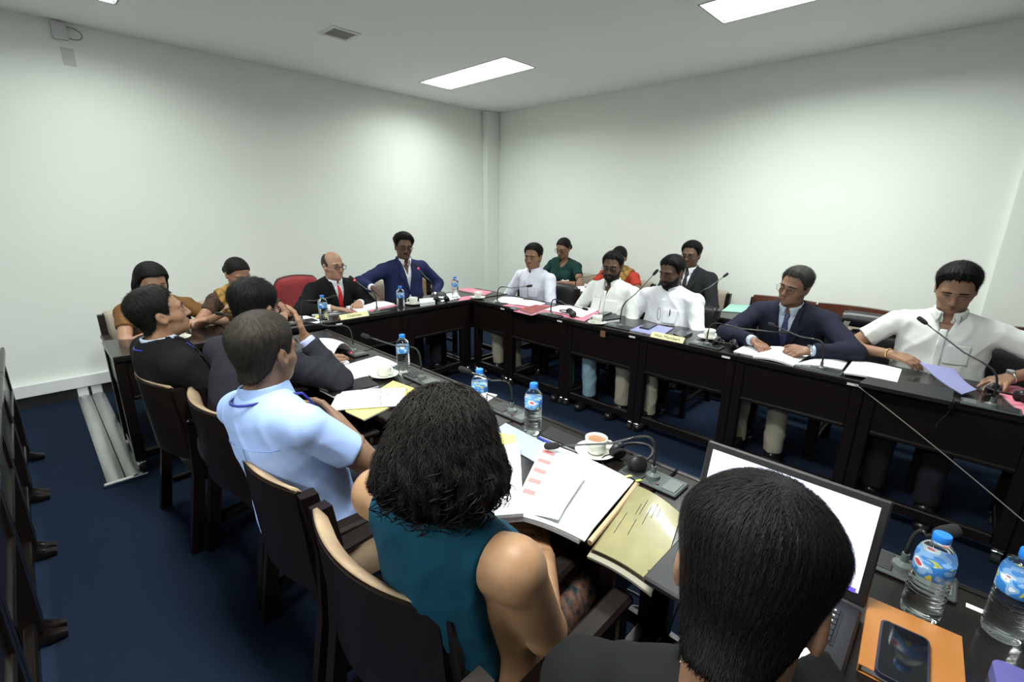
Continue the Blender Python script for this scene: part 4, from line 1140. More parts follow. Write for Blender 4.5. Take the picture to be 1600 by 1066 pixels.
# ---- rear row by the right wall
PPL['b1'] = person('woman in dark green with tied hair and glasses by the wall', (4.49, 3.50, 1.298), 182, 184, 18, 0, 2, skin=(0.25, 0.14, 0.088), hair='tied', female=True, hs=0.97, sleeves='short', top='blouse', topm=C_GREEN, legm=C_GREEN, drape=(C_GREEN, 1), specs='thick', w=1.10, extra=['down'], seed=13.0,
    arms={'R': dict(w=(4.28, 3.58, 0.80), d=(-0.6, -0.6, 0), pole=(0.9, -0.1, -0.5), curl=0.5), 'L': dict(w=(4.25, 3.34, 0.80), d=(-0.5, 0.8, 0), pole=(-0.9, -0.1, -0.5), curl=0.5)})
PPL['b2'] = person('woman in a red blouse and gold patterned drape, half hidden', (4.49, 2.735, 1.248), 180, 190, 8, 0, 2, skin=(0.20, 0.11, 0.068), hair='tied', female=True, hs=0.97, sleeves='short', top='blouse', topm=C_REDB, legm=C_GOLD, drape=(C_GOLD, -1), w=1.12, seed=14.0,
    arms={'R': dict(w=(4.26, 2.84, 0.80), d=(-0.8, -0.4, 0), pole=(0.9, -0.1, -0.5), curl=0.5), 'L': dict(w=(4.26, 2.58, 0.80), d=(-0.8, 0.4, 0), pole=(-0.9, -0.1, -0.5), curl=0.5)})
PPL['b3'] = person('man with glasses in a charcoal suit against the right wall', (4.50, 1.945, 1.335), 182, 182, 4, 0, 2, skin=(0.130, 0.072, 0.047), hair='short', nstr=2200, hth=0.020, hairc=BLK, specs='thick', top='jacket', topm=C_DGREY, shirtm=C_WHITE, tiem=T_BLACK, w=1.18, seed=15.0)
# ================================================================== THINGS ON THE DESKS
def sheet(name, label, cat, m, q, z, t, curl=0.0):
    """thin stack whose four corners are q (world x, y), lying at height z"""
    c = Vector((sum(p[0] for p in q)/4, sum(p[1] for p in q)/4, z))
    Q = [Vector((p[0], p[1], 0)) - Vector((c.x, c.y, 0)) for p in q]
    def fn(u, v):
        p = (Q[0]*(1-u)+Q[1]*u)*(1-v) + (Q[3]*(1-u)+Q[2]*u)*v
        return (p.x, p.y, t + curl*math.sin(PI*v)*(0.6+0.4*math.sin(2.2*u)))
    area = (Q[1]-Q[0]).cross(Q[3]-Q[0]).z
    n = 9 if curl else 2
    if cat in ('papers', 'book', 'notepad', 'folder', 'laptop', 'notebook') and t > 0.003:
        r = empty(name, c, 0, label, cat)
        mb = MB(); mb.grid(fn, n, n, thick=max(t*0.35, 0.001))
        if area < 0: mb.f = [f[::-1] for f in mb.f]
        top = {'papers': 'top_sheet', 'book': 'cover', 'notepad': 'cover', 'folder': 'cover', 'laptop': 'lid', 'notebook': 'cover'}[cat]
        mb.build(top, m, r, True)
        s = 0.985
        def fn2(u, v):
            u2, v2 = 0.5+(u-0.5)*s, 0.5+(v-0.5)*s; p = fn(u2, v2); return (p[0], p[1], (p[2]-t)*0.9+t*0.62)
        mb = MB(); mb.grid(fn2, n, n, thick=t*0.60)
        if area < 0: mb.f = [f[::-1] for f in mb.f]
        low = {'papers': ('lower_sheets', M_PAPER2), 'book': ('pages', M_PAPER2), 'notepad': ('pages', M_PAPER2), 'folder': ('contents', M_PAPER2), 'laptop': ('base', M_BLACKP), 'notebook': ('pages', M_PAPER2)}[cat]
        mb.build(low[0], low[1], r, True)
        return r
    if cat == 'phone':
        r = empty(name, c, 0, label, cat)
        mb = MB(); mb.grid(fn, 2, 2, thick=t*0.98)
        if area < 0: mb.f = [f[::-1] for f in mb.f]
        mb.build('case', m, r)
        def fn3(u, v): p = fn(0.5+(u-0.5)*0.93, 0.5+(v-0.5)*0.95); return (p[0], p[1], p[2]+0.0008)
        mb = MB(); mb.grid(fn3, 2, 2, thick=0.0006)
        if area < 0: mb.f = [f[::-1] for f in mb.f]
        mb.build('screen', mat('phone_screen', (0.006, 0.006, 0.008), 0.06, coat=0.6), r)
        return r
    mb = MB(); mb.grid(fn, n, n, thick=t*0.98)
    if area < 0: mb.f = [f[::-1] for f in mb.f]
    o = mb.build(name, m, None, True, c)
    return tag(o, label, cat)
sheet('folder', 'pink folder under the open papers of the man in the red tie', 'folder', M_PINK, [(1.796, 3.787), (2.210, 3.968), (2.266, 3.630), (1.833, 3.513)], 0.7500, 0.0060)
sheet('papers', 'open white papers before the man in the red tie', 'papers', M_PAPER, [(1.874, 3.835), (2.189, 3.895), (2.254, 3.653), (1.840, 3.546)], 0.7560, 0.0100, 0.012)
sheet('book', 'white bound report at the left of the chairman papers', 'book', M_PAPER, [(1.526, 3.721), (1.638, 3.819), (1.877, 3.784), (1.822, 3.621)], 0.7500, 0.0120)
sheet('paper', 'white sheet with black clips beside the leftmost head row microphone', 'paper', M_PAPER, [(1.403, 3.759), (1.488, 3.843), (1.527, 3.496), (1.432, 3.440)], 0.7500, 0.0030)
sheet('sticky_note', 'small lime sticky note by the head row bottle', 'sticky note', M_YELLOW, [(1.509, 3.638), (1.560, 3.718), (1.608, 3.707), (1.560, 3.624)], 0.7500, 0.0020)
sheet('paper_stack', 'thick white paper pad beside the navy blazer man', 'papers', M_PAPER2, [(2.398, 3.470), (2.520, 3.655), (2.659, 3.622), (2.556, 3.453)], 0.7500, 0.0300)
sheet('papers', 'white papers under the small bottle at the desk corner', 'papers', M_PAPER, [(2.656, 3.489), (2.853, 3.818), (3.091, 3.814), (2.941, 3.549)], 0.7500, 0.0060)
sheet('folder', 'large pink folder lying at the far desk corner', 'folder', M_PINK, [(3.200, 3.904), (3.357, 3.939), (3.393, 3.574), (3.201, 3.485)], 0.7500, 0.0100)
sheet('folder', 'small pink folder beside the corner bottle', 'folder', M_PINK, [(2.809, 3.439), (2.973, 3.568), (3.112, 3.543), (2.935, 3.417)], 0.7500, 0.0060)
sheet('folder', 'pink folder under the papers of the plain white shirted man', 'folder', M_PINK, [(2.967, 3.014), (3.244, 3.152), (3.285, 2.651), (3.064, 2.585)], 0.7500, 0.0050)
sheet('papers', 'left white papers before the plain white shirted man', 'papers', M_PAPER, [(2.991, 3.158), (3.253, 3.286), (3.340, 3.070), (3.069, 2.964)], 0.7550, 0.0060, 0.01)
sheet('papers', 'right white papers before the plain white shirted man', 'papers', M_PAPER, [(3.043, 2.980), (3.294, 3.036), (3.322, 2.774), (3.109, 2.723)], 0.7550, 0.0070, 0.01)
sheet('folder', 'pink folder under the maroon book', 'folder', M_PINK, [(2.875, 2.761), (3.197, 2.776), (3.216, 2.565), (2.858, 2.535)], 0.7500, 0.0040)
sheet('book', 'maroon covered book on the right row desk', 'book', M_MAROON, [(2.911, 2.742), (3.183, 2.768), (3.218, 2.619), (2.862, 2.540)], 0.7550, 0.0140)
sheet('mobile_phone', 'black phone beside the maroon book', 'phone', M_BLACKP, [(2.908, 2.840), (2.991, 2.880), (3.001, 2.795), (2.895, 2.741)], 0.7500, 0.0100)
sheet('folder', 'pink folder under the papers of the bearded man in glasses', 'folder', M_PINK, [(3.032, 2.536), (3.349, 2.627), (3.449, 2.234), (3.009, 2.103)], 0.7500, 0.0060)
sheet('papers', 'white papers before the bearded man in glasses', 'papers', M_PAPER, [(3.085, 2.582), (3.341, 2.621), (3.446, 2.259), (3.078, 2.179)], 0.7560, 0.0080, 0.01)
sheet('planner', 'thick black leather planner by the teacup', 'book', M_LEATHER, [(3.042, 1.976), (3.227, 2.156), (3.360, 2.036), (3.239, 1.919)], 0.7500, 0.0280)
sheet('mobile_phone', 'phone lying on the black leather planner', 'phone', M_BLACKP, [(3.150, 2.104), (3.332, 2.126), (3.343, 2.064), (3.152, 2.038)], 0.7780, 0.0090)
sheet('folder', 'lilac folder before the bearded man with hung spectacles', 'folder', M_LILAC, [(3.028, 1.708), (3.323, 1.728), (3.331, 1.510), (3.031, 1.457)], 0.7500, 0.0060)
sheet('mobile_phone', 'dark grey phone lying on the lilac folder', 'phone', M_BLACKP, [(3.127, 1.683), (3.304, 1.719), (3.306, 1.630), (3.125, 1.605)], 0.7560, 0.0100)
sheet('mobile_phone', 'black phone beside the members name card', 'phone', M_BLACKP, [(3.135, 1.417), (3.287, 1.428), (3.267, 1.332), (3.080, 1.325)], 0.7500, 0.0140)
sheet('paper', 'small white sheet beside the cup near the navy suited man', 'paper', M_PAPER, [(3.244, 1.216), (3.417, 1.226), (3.390, 1.129), (3.242, 1.127)], 0.7500, 0.0030)
sheet('papers', 'left white papers under the right hand of the navy suited man', 'papers', M_PAPER, [(3.020, 0.958), (3.236, 0.957), (3.217, 0.833), (3.023, 0.826)], 0.7500, 0.0080)
sheet('papers', 'white page bundle between the hands of the navy suited man', 'papers', M_PAPER, [(2.980, 0.831), (3.315, 0.823), (3.248, 0.597), (2.971, 0.606)], 0.7500, 0.0120, 0.02)
sheet('papers', 'fanned white papers beside the silver wristwatch', 'papers', M_PAPER2, [(2.997, 0.612), (3.301, 0.530), (3.365, 0.400), (3.098, 0.392)], 0.7500, 0.0120, 0.012)
sheet('papers', 'white document left of the closed black laptop', 'papers', M_PAPER, [(3.001, 0.371), (3.309, 0.376), (3.312, 0.150), (3.027, 0.142)], 0.7620, 0.0100, 0.006)
sheet('closed_laptop', 'closed black laptop at the front edge of the right row', 'laptop', M_BLACKP, [(2.876, 0.280), (3.082, 0.259), (3.118, -0.074), (2.885, -0.074)], 0.7500, 0.0200)
sheet('folder', 'pink folder under the hand of the short sleeved man', 'folder', M_PINK, [(3.398, -0.205), (3.482, -0.311), (3.340, -0.434), (2.955, -0.315)], 0.7500, 0.0060)
sheet('folder', 'mint green folder on the rear desk', 'folder', M_MINT, [(4.266, 1.501), (4.672, 1.576), (4.771, 1.363), (4.381, 1.289)], 0.7500, 0.0060)
sheet('mobile_phone', 'black phone on the rear desk beside the mint folder', 'phone', M_BLACKP, [(4.311, 1.665), (4.525, 1.721), (4.526, 1.636), (4.319, 1.579)], 0.7500, 0.0100)
sheet('papers', 'white papers on the rear desk before the woman in green', 'papers', M_PAPER, [(4.117, 3.097), (4.584, 3.310), (4.578, 3.120), (4.148, 2.904)], 0.7500, 0.0120, 0.01)
sheet('papers', 'open white pages at the elbow of the pinstriped man', 'papers', M_PAPER, [(0.915, 2.137), (1.110, 2.129), (1.116, 2.364), (0.924, 2.387)], 0.7500, 0.0100, 0.004)
sheet('papers', 'white pages beside the lit red microphone', 'papers', M_PAPER, [(1.024, 2.348), (1.166, 2.395), (1.170, 2.591), (1.031, 2.570)], 0.7500, 0.0100, 0.012)
sheet('curled_page', 'large curled white page standing up on the left row desk', 'paper', M_PAPER, [(1.05, 2.70), (1.08, 2.44), (1.26, 2.52), (1.20, 2.84)], 0.7730, 0.0020, 0.085)
sheet('closed_laptop', 'closed black laptop near the far end of the left row', 'laptop', M_BLACKP, [(1.018, 2.767), (1.307, 2.892), (1.313, 2.622), (1.153, 2.537)], 0.7500, 0.0220)
sheet('papers', 'white papers behind the teacup of the left row', 'papers', M_PAPER, [(1.120, 2.369), (1.346, 2.400), (1.348, 2.184), (1.109, 2.124)], 0.7500, 0.0080, 0.004)
sheet('folder', 'black leather folder beside the folded arms man', 'folder', M_LEATHER, [(0.864, 2.113), (1.111, 2.112), (1.097, 1.961), (0.872, 1.983)], 0.7500, 0.0140)
sheet('notepad', 'yellow pad under the white sheets with the spectacles', 'notepad', M_YELLOW, [(0.837, 1.798), (1.184, 1.975), (1.209, 1.757), (0.849, 1.662)], 0.7500, 0.0080)
sheet('papers', 'white sheets on the yellow pad', 'papers', M_PAPER, [(0.781, 1.836), (0.908, 2.007), (1.169, 1.837), (1.038, 1.664)], 0.7580, 0.0050, 0.006)
sheet('paper', 'white sheet lying beyond the curly haired woman', 'paper', M_PAPER, [(1.252, 1.754), (1.357, 1.799), (1.442, 1.481), (1.338, 1.454)], 0.7500, 0.0040)
sheet('folder', 'blue grey plastic folder under the white documents', 'folder', M_BLUEGREY, [(1.125, 1.214), (1.255, 1.239), (1.222, 0.728), (1.096, 0.712)], 0.7500, 0.0040)
sheet('sticky_note', 'pale yellow sticky notes beside the curly haired woman', 'sticky note', M_YELLOW, [(1.105, 1.136), (1.170, 1.190), (1.201, 1.129), (1.128, 1.059)], 0.7540, 0.0040)
sheet('papers', 'white bundle of documents beside the curls of the woman', 'papers', M_PAPER, [(1.025, 1.093), (1.134, 1.046), (0.839, 0.754), (0.768, 0.809)], 0.7540, 0.0300)
sheet('notebook', 'black notebook with a red page edge near the teacup', 'notebook', M_BLACKP, [(1.265, 1.063), (1.354, 1.078), (1.349, 0.909), (1.273, 0.894)], 0.7500, 0.0120)
# ---------------- water bottles
M_PET = mat('water_bottle_plastic', (0.93, 0.97, 0.98), 0.03, trans=1.0, ior=1.25)
def label_mat():
    m = bpy.data.materials.new('bottle_label'); m.use_nodes = True; nt = m.node_tree; b = nt.nodes['Principled BSDF']
    tc = nt.nodes.new('ShaderNodeTexCoord'); mp = nt.nodes.new('ShaderNodeMapping'); mp.inputs['Scale'].default_value = (26, 26, 34)
    nt.links.new(tc.outputs['Object'], mp.inputs[0])
    n = nt.nodes.new('ShaderNodeTexNoise'); n.inputs['Scale'].default_value = 1.2; n.inputs['Detail'].default_value = 1.0; nt.links.new(mp.outputs[0], n.inputs[0])
    r = nt.nodes.new('ShaderNodeValToRGB'); r.color_ramp.interpolation = 'CONSTANT'
    e = r.color_ramp.elements; e[0].color = (0.03, 0.16, 0.55, 1); e[1].position = 0.52; e[1].color = (0.25, 0.45, 0.75, 1)
    for p, c in ((0.62, (0.75, 0.80, 0.85, 1)), (0.70, (0.65, 0.08, 0.10, 1)), (0.40, (0.04, 0.22, 0.62, 1)), (0.33, (0.60, 0.55, 0.08, 1))):
        k = e.new(p); k.color = c
    nt.links.new(n.outputs[0], r.inputs[0]); nt.links.new(r.outputs[0], b.inputs['Base Color']); b.inputs['Roughness'].default_value = 0.35
    return m
M_BLABEL = label_mat()
def make_bottle():
    t = empty('water_bottle')
    pr = [(0.0001, 0.004), (0.016, 0.004), (0.024, 0.000), (0.031, 0.003), (0.034, 0.012)]
    for k in range(8):
        z = 0.018+k*0.0115; pr += [(0.0345, z), (0.0322, z+0.004), (0.0345, z+0.008)]
    pr += [(0.0335, 0.112), (0.0335, 0.148), (0.0345, 0.152), (0.0335, 0.160), (0.029, 0.172), (0.021, 0.182), (0.0145, 0.187), (0.0135, 0.190), (0.0155, 0.191), (0.0155, 0.193), (0.0130, 0.194), (0.0130, 0.206), (0.0001, 0.206)]
    MB().lathe(pr, 28).build('bottle_body', M_PET, t, 'all')
    MB().lathe([(0.0338, 0.112), (0.0343, 0.113), (0.0343, 0.147), (0.0338, 0.148)], 28).build('label', M_BLABEL, t, 'all')
    cp = []
    mb = MB(); n = 40; prof = [(0.0155, 0.194), (0.0158, 0.195), (0.0158, 0.207), (0.0148, 0.2095), (0.0001, 0.2100)]
    mb.lathe(prof, n); mb.build('cap', M_CAP, t, True)
    return t
BOT = None
for (x, y, rz, lab) in [(1.506, 3.455, 0.3, 'water bottle with blue cap beside the chairman name card'), (2.185, 3.445, 1.0, 'water bottle with blue cap before the navy blazer man'),
    (2.91, 3.60, 2.0, 'water bottle with blue cap in the far desk corner'), (1.308, 2.067, 0.5, 'water bottle with blue cap behind the left row teacup and saucer'),
    (1.234, 1.375, 1.4, 'water bottle half hidden behind the curly hair'), (1.275, 1.108, 4.2, 'water bottle with blue cap beside the black notebook'),
    (1.231, -0.075, 2.8, 'large looking water bottle standing behind the orange notebook'), (1.292, -0.205, 5.0, 'water bottle cut off by the right edge of the picture')]:
    if BOT is None: o = BOT = make_bottle()
    else: o = copy_tree(BOT)
    o.location = (x, y, TZ+0.0005); o.rotation_euler.z = rz; tag(o, lab, 'bottle', 'plastic water bottles on the desks')
# ---------------- cups and saucers
def make_cup(tea):
    t = empty('teacup')
    MB().lathe([(0.0001, 0.004), (0.022, 0.004), (0.024, 0.0), (0.026, 0.002), (0.034, 0.014), (0.038, 0.035), (0.0405, 0.060), (0.0385, 0.061), (0.036, 0.036), (0.031, 0.016), (0.020, 0.008), (0.0001, 0.007)], 28).build('bowl', M_CERAMIC, t, 'all')
    MB().tube(bez((0.038, 0, 0.050), (0.066, 0, 0.056), (0.060, 0, 0.014), (0.034, 0, 0.016), 12), 0.0042, 8).build('handle', M_CERAMIC, t, 'all')
    if tea: MB().lathe([(0.0368, 0.0485), (0.0372, 0.050)], 24).build('tea', M_TEA, t)
    return t
def make_saucer():
    t = MB().lathe([(0.0001, 0.004), (0.026, 0.004), (0.027, 0.0), (0.040, 0.003), (0.060, 0.010), (0.074, 0.017), (0.0745, 0.019), (0.072, 0.019), (0.058, 0.013), (0.038, 0.007), (0.030, 0.0065), (0.0001, 0.0065)], 32).build('saucer', M_CERAMIC, None, 'all')
    return t
CUPS = {}; SAU = None
for (x, y, z, rz, tea, lab) in [(2.40, 3.575, 0, 2.5, False, 'near the navy blazer man'), (3.045, 3.41, 0, 4.0, False, 'by the pink folders in the corner'), (3.02, 1.99, 0, 2.2, False, 'in front of the black planner'),
    (3.23, 1.20, 0, 3.0, False, 'between the members card and the navy suited man'), (1.195, 2.075, 0, -1.2, False, 'beside the white papers of the left row'), (1.312, 0.835, 0, -1.0, True, 'filled with milky tea behind the open file'),
    (4.38, 3.36, 0, 2.0, False, 'on the rear desk of the woman in green'), (4.40, 2.36, 0, 2.0, False, 'on the rear desk behind the bearded men'), (0.60, 3.62, 0, 0.4, False, 'at the far left end of the head row')]:
    if tea not in CUPS: o = CUPS[tea] = make_cup(tea)
    else: o = copy_tree(CUPS[tea])
    o.location = (x, y, TZ+0.0075); o.rotation_euler.z = rz; tag(o, 'white china teacup ' + lab, 'cup', 'white china teacups')
    if SAU is None: s_ = SAU = make_saucer()
    else: s_ = copy_tree(SAU)
    s_.location = (x, y, TZ+0.0005); tag(s_, 'white saucer under the teacup ' + lab, 'saucer', 'white china saucers')
mb = MB(); mb.box((0, 0, 0), (0.016, 0.002, 0.016)); mb.tube([(0, 0, 0.008), (-0.004, 0, 0.02), (-0.02, 0, 0.025)], 0.0007, 4)
tag(mb.build('tea_bag_tag', mat('green_tea_tag', (0.15, 0.50, 0.40), 0.6), None, False, (1.243, 2.045, TZ+0.048), 0.9), 'green tea bag tag hanging on the left row teacup', 'tea tag')
# ---------------- gooseneck conference microphones
def mic(b, h, rz, label, led=False, size=1.0, drop=0.0):
    t = empty('desk_microphone', (b[0], b[1], TZ), rz, label, 'microphone', 'gooseneck conference microphones')
    ca, sa = math.cos(-rz), math.sin(-rz)
    dx, dy = h[0]-b[0], h[1]-b[1]
    H = Vector((dx*ca-dy*sa, dx*sa+dy*ca, h[2]-TZ))
    MB().box((0, 0, 0.006), (0.205, 0.098, 0.011), ch=0.004).build('base_plate', M_GREYP, t)
    MB().box((-0.055, 0.0, 0.0125), (0.075, 0.078, 0.004), ch=0.0015).build('speaker_grille', M_BLACKP, t)
    MB().box((0.070, -0.004, 0.0125), (0.045, 0.070, 0.003), ch=0.001).build('control_panel', M_GREYP2, t)
    mb = MB(); mb.lathe([(0.024, 0.010), (0.022, 0.022), (0.013, 0.027), (0.0085, 0.030), (0.0080, 0.052), (0.0001, 0.052)], 16); mb.build('socket', M_GREYP2, t, True)
    mb = MB(); mb.box((0.030, -0.030, 0.0130), (0.012, 0.006, 0.004), ch=0.001); mb.build('indicator', M_REDLED if led else mat('dull_red_button', (0.12, 0.02, 0.02), 0.4), t)
    top = Vector((0, 0, 0.05)); d = H-top; L = d.length
    p1 = top+Vector((0, 0, min(0.09, max(0.045, L*0.26)))); hd = (H-p1); hd.normalize()
    pts = bez(top, top+Vector((0, 0, (p1.z-top.z)*1.5)), p1+hd*0.02+Vector((0, 0, 0.03)), p1+(H-p1)*0.42, 12) + [p1+(H-p1)*0.75, H-hd*0.030]
    MB().tube(pts[:10], 0.0046, 8).build('gooseneck', M_BLACKR, t, 'all')
    MB().tube(pts[9:], 0.0038, 8).build('stem', mat('dark_metal_stem', (0.10, 0.105, 0.10), 0.3, metal=0.8), t, 'all')
    r = 0.0118*size
    mb = MB(); mb.tube([H-hd*0.034, H-hd*0.028, H-hd*0.014, H+hd*0.012, H+hd*0.020, H+hd*0.024], [0.005, r*0.75, r, r, r*0.8, r*0.3], 14); mb.build('mic_head', M_FOAM, t, 'all')
    if led:
        mb = MB(); mb.tube([H-hd*0.042, H-hd*0.032], [0.0080, 0.0092], 12); mb.build('light_ring', M_REDLED, t, 'all')
    return t
mic((1.382, 3.56), (1.716, 3.70, 0.894), PI, 'black gooseneck microphone left of the chairman name card')
mic((1.985, 3.50), (1.890, 3.72, 1.029), PI, 'gooseneck microphone with red light before the man in the red tie', True)
mic((2.66, 3.62), (2.599, 3.80, 1.074), PI, 'gooseneck microphone with red light before the navy blazer man', True)
mic((3.01, 3.10), (3.220, 2.882, 0.923), PI/2, 'gooseneck microphone before the plain white shirted man')
mic((2.985, 2.43), (3.220, 2.244, 0.803), PI/2, 'low bent gooseneck microphone over the pink folder')
mic((3.06, 1.81), (3.280, 1.670, 1.169), PI/2, 'tall gooseneck microphone beside the black planner')
mic((3.04, 1.14), (3.260, 0.750, 0.877), PI/2, 'horizontal gooseneck microphone reaching across the navy suited man')
mic((3.02, 0.48), (3.260, 0.831, 0.917), PI/2, 'slanting gooseneck microphone crossing the navy suited chest')
mic((2.985, -0.205), (3.180, 0.116, 1.082), PI/2, 'long gooseneck microphone before the short sleeved man at right')
mic((1.285, 2.575), (1.120, 2.985, 0.910), -PI/2, 'curved gooseneck microphone with red button near the pinstriped man', True)
mic((1.310, 1.905), (1.180, 2.224, 0.945), -PI/2, 'gooseneck microphone leaning over the left row water bottle')
mic((1.345, 1.290), (1.180, 1.411, 0.960), -PI/2, 'gooseneck microphone above the hair of the curly haired woman')
mic((1.305, 0.605), (1.170, 0.931, 0.799), -PI/2, 'nearly horizontal gooseneck microphone in front of the tea', False, 1.1)
mic((1.375, -0.032), (1.360, -0.090, 0.905), -PI/2, 'short gooseneck microphone beside the laptop screen', False, 1.25)
mic((4.06, 2.98), (4.20, 2.72, 0.98), PI/2, 'gooseneck microphone on the rear desk of the woman in red')
mic((4.08, 1.66), (4.30, 1.52, 1.075), PI/2, 'gooseneck microphone on the rear desk of the charcoal suited man')
mic((0.97, 3.50), (0.80, 3.40, 0.93), PI, 'gooseneck microphone before the women at the head row')
# ---------------- headsets
def headset(x, y, rz, label):
    t = empty('headset', (x, y, TZ), rz, label, 'headset', 'black interpretation headsets')
    for sx in (-1, 1):
        mb = MB(); mb.lathe([(0.0001, -0.012), (0.024, -0.012), (0.030, -0.006), (0.031, 0.006), (0.026, 0.014), (0.0001, 0.015)], 18)
        o = mb.build('ear_cup', M_BLACKP, t, 'all'); o.location = (sx*0.055, 0, 0.034); o.rotation_euler = (0.25, sx*1.1, 0)
        mb = MB(); mb.lathe([(0.014, 0.013), (0.026, 0.014), (0.029, 0.020), (0.024, 0.026), (0.013, 0.022)], 18)
        o = mb.build('ear_pad', M_FOAM, t, 'all'); o.location = (sx*0.055, 0, 0.034); o.rotation_euler = (0.25, sx*1.1+PI, 0)
    pts = [(0.062*math.cos(a), 0.012+0.085*math.sin(a), 0.040+0.012*math.sin(a)) for a in np.linspace(0, PI, 15)]
    MB().tube(pts, 0.0052, 8).build('headband', M_BLACKP, t, 'all')
    MB().tube(bez((-0.055, -0.02, 0.02), (-0.10, -0.08, 0.004), (0.02, -0.10, 0.005), (0.06, -0.05, 0.004), 14), 0.0022, 6).build('cord', M_BLACKR, t, 'all')
for a in [(2.66, 3.50, 2.6, 'black headset beside the head row microphone at the corner'), (3.08, 2.29, 0.9, 'black headset on the desk by the pink folder edge'), (3.10, 1.04, 1.8, 'tangled black headset beside the navy suited man'),
          (3.20, -0.26, 1.2, 'black headset near the pink folder at the right edge'), (1.325, 0.715, -1.9, 'black headset lying behind the open olive file')]:
    headset(*a)
# ---------------- name cards
def name_card(c, wd, rz, text, label):
    t = empty('name_card', (c[0], c[1], TZ), rz, label, 'name card')
    Rm = Matrix.Rotation(-0.62, 3, 'X')
    MB().box((0, 0.0, 0.0215), (wd, 0.0016, 0.046), rot=Rm, ch=0.0004).build('front', M_PALEY, t)
    MB().box((0, 0.028, 0.0210), (wd, 0.0016, 0.046), rot=Matrix.Rotation(0.62, 3, 'X'), ch=0.0004).build('back', M_PALEY, t)
    n = Rm @ Vector((0, -1, 0))
    text_part('lettering', text, 0.031, M_INK, t, (n.x*0.0012, n.y*0.0012, 0.0215+n.z*0.0012), (PI/2-0.62, 0, 0))
name_card((1.745, 3.432), 0.245, 0.0, 'Chairman', 'pale yellow name card reading Chairman')
name_card((2.975, 1.385), 0.24, -PI/2, 'Hon. Members', 'pale yellow name card reading Hon. Members')
tag(MB().box((0, 0, 0), (0.002, 0.045, 0.05), ch=0.0005).build('paper_tag', mat('brown_tag', (0.20, 0.09, 0.05), 0.7), None, False, (2.9485, 1.885, TZ-0.045)), 'small brown tag stuck on the desk front below the cup', 'tag')
# ---------------- folders with shape of their own
def lifted(name, label, cat, m, pts, curl=0.0, thick=0.004):
    P = [Vector(p) for p in pts]
    c = sum(P, Vector())/4; Q = [p-c for p in P]
    def fn(u, v):
        p = (Q[0]*(1-u)+Q[1]*u)*(1-v)+(Q[3]*(1-u)+Q[2]*u)*v
        return (p.x, p.y, p.z-curl*math.sin(PI*u))
    mb = MB(); mb.grid(fn, 11, 5, thick=thick)
    if (Q[1]-Q[0]).cross(Q[3]-Q[0]).z < 0: mb.f = [f[::-1] for f in mb.f]
    return tag(mb.build(name, m, None, True, c), label, cat)
lifted('folder', 'lilac folder held up by the short sleeved man', 'folder', M_LILAC, [(3.33, 0.085, 0.825), (3.06, -0.105, 0.768), (3.19, -0.155, 0.772), (3.36, -0.06, 0.815)], 0.012)
# big open file before the curly haired woman
t = empty('open_file', (1.06, 0.66, TZ), 0, 'large open file of white pages with an olive card cover', 'file')
pg = [(1.216, 0.996), (1.225, 0.630), (0.890, 0.580), (0.835, 0.794)]
Q = [Vector((p[0]-1.06, p[1]-0.66, 0)) for p in pg]
def fpg(u, v):
    p = (Q[0]*(1-u)+Q[1]*u)*(1-v)+(Q[3]*(1-u)+Q[2]*u)*v
    return (p.x, p.y, 0.022+0.010*math.sin(PI*u)-0.030*max(0, v-0.85)**1.0*2)
mb = MB(); mb.grid(fpg, 14, 14, thick=0.004); mb.f = mb.f if (Q[1]-Q[0]).cross(Q[3]-Q[0]).z > 0 else [f[::-1] for f in mb.f]; mb.build('top_pages', M_PAPER, t, True)
def fpg2(u, v): p = fpg(0.02+u*0.95, 0.01+v*0.98); return (p[0]-0.006, p[1]+0.008, p[2]-0.006)
mb = MB(); mb.grid(fpg2, 14, 14, thick=0.012); mb.f = mb.f if (Q[1]-Q[0]).cross(Q[3]-Q[0]).z > 0 else [f[::-1] for f in mb.f]; mb.build('page_block', M_PAPER2, t, True)
def lift(u, v):
    p = fpg(0.30+0.33*u, 0.35+0.62*v); return (p[0], p[1], p[2]+0.004+0.016*u*(1-0.3*v))
mb = MB(); mb.grid(lift, 8, 8, thick=0.001); mb.f = mb.f if (Q[1]-Q[0]).cross(Q[3]-Q[0]).z > 0 else [f[::-1] for f in mb.f]; mb.build('raised_page', M_PAPER, t, True)
M_HIGH = mat('red_highlighter', (0.80, 0.20, 0.20), 0.8)
for k in range(5):
    mb = MB()
    def fh(u, v, k=k): p = fpg(0.02+0.16*u, 0.12+0.15*k+0.055*v); return (p[0], p[1], p[2]+0.0012)
    mb.grid(fh, 4, 3); mb.f = mb.f if (Q[1]-Q[0]).cross(Q[3]-Q[0]).z > 0 else [f[::-1] for f in mb.f]; mb.build('highlight', M_HIGH, t)
mb = MB()
for k in range(16):
    a = fpg(0.24+0.02*(k % 2), 0.08+k*0.052); b = fpg(0.85, 0.08+k*0.052)
    mb.tube([(a[0], a[1], a[2]+0.0005), (((a[0]+b[0])/2), (a[1]+b[1])/2, fpg(0.55, 0.08+k*0.052)[2]+0.0005), (b[0], b[1], b[2]+0.0005)], 0.0007, 3)
mb.build('text_lines', mat('faint_print', (0.66, 0.68, 0.73), 0.8), t)
mb = MB(); mb.tube([(1.224-1.06, 0.617-0.66, 0.018), (1.05-1.06, 0.585-0.66, 0.022), (0.892-1.06, 0.566-0.66, 0.014)], 0.008, 8); mb.build('spine', M_SPINE, t, True)
ol = [(1.205, 0.606), (1.180, 0.450), (0.905, 0.375), (0.895, 0.560)]
O = [Vector((p[0]-1.06, p[1]-0.66, 0)) for p in ol]
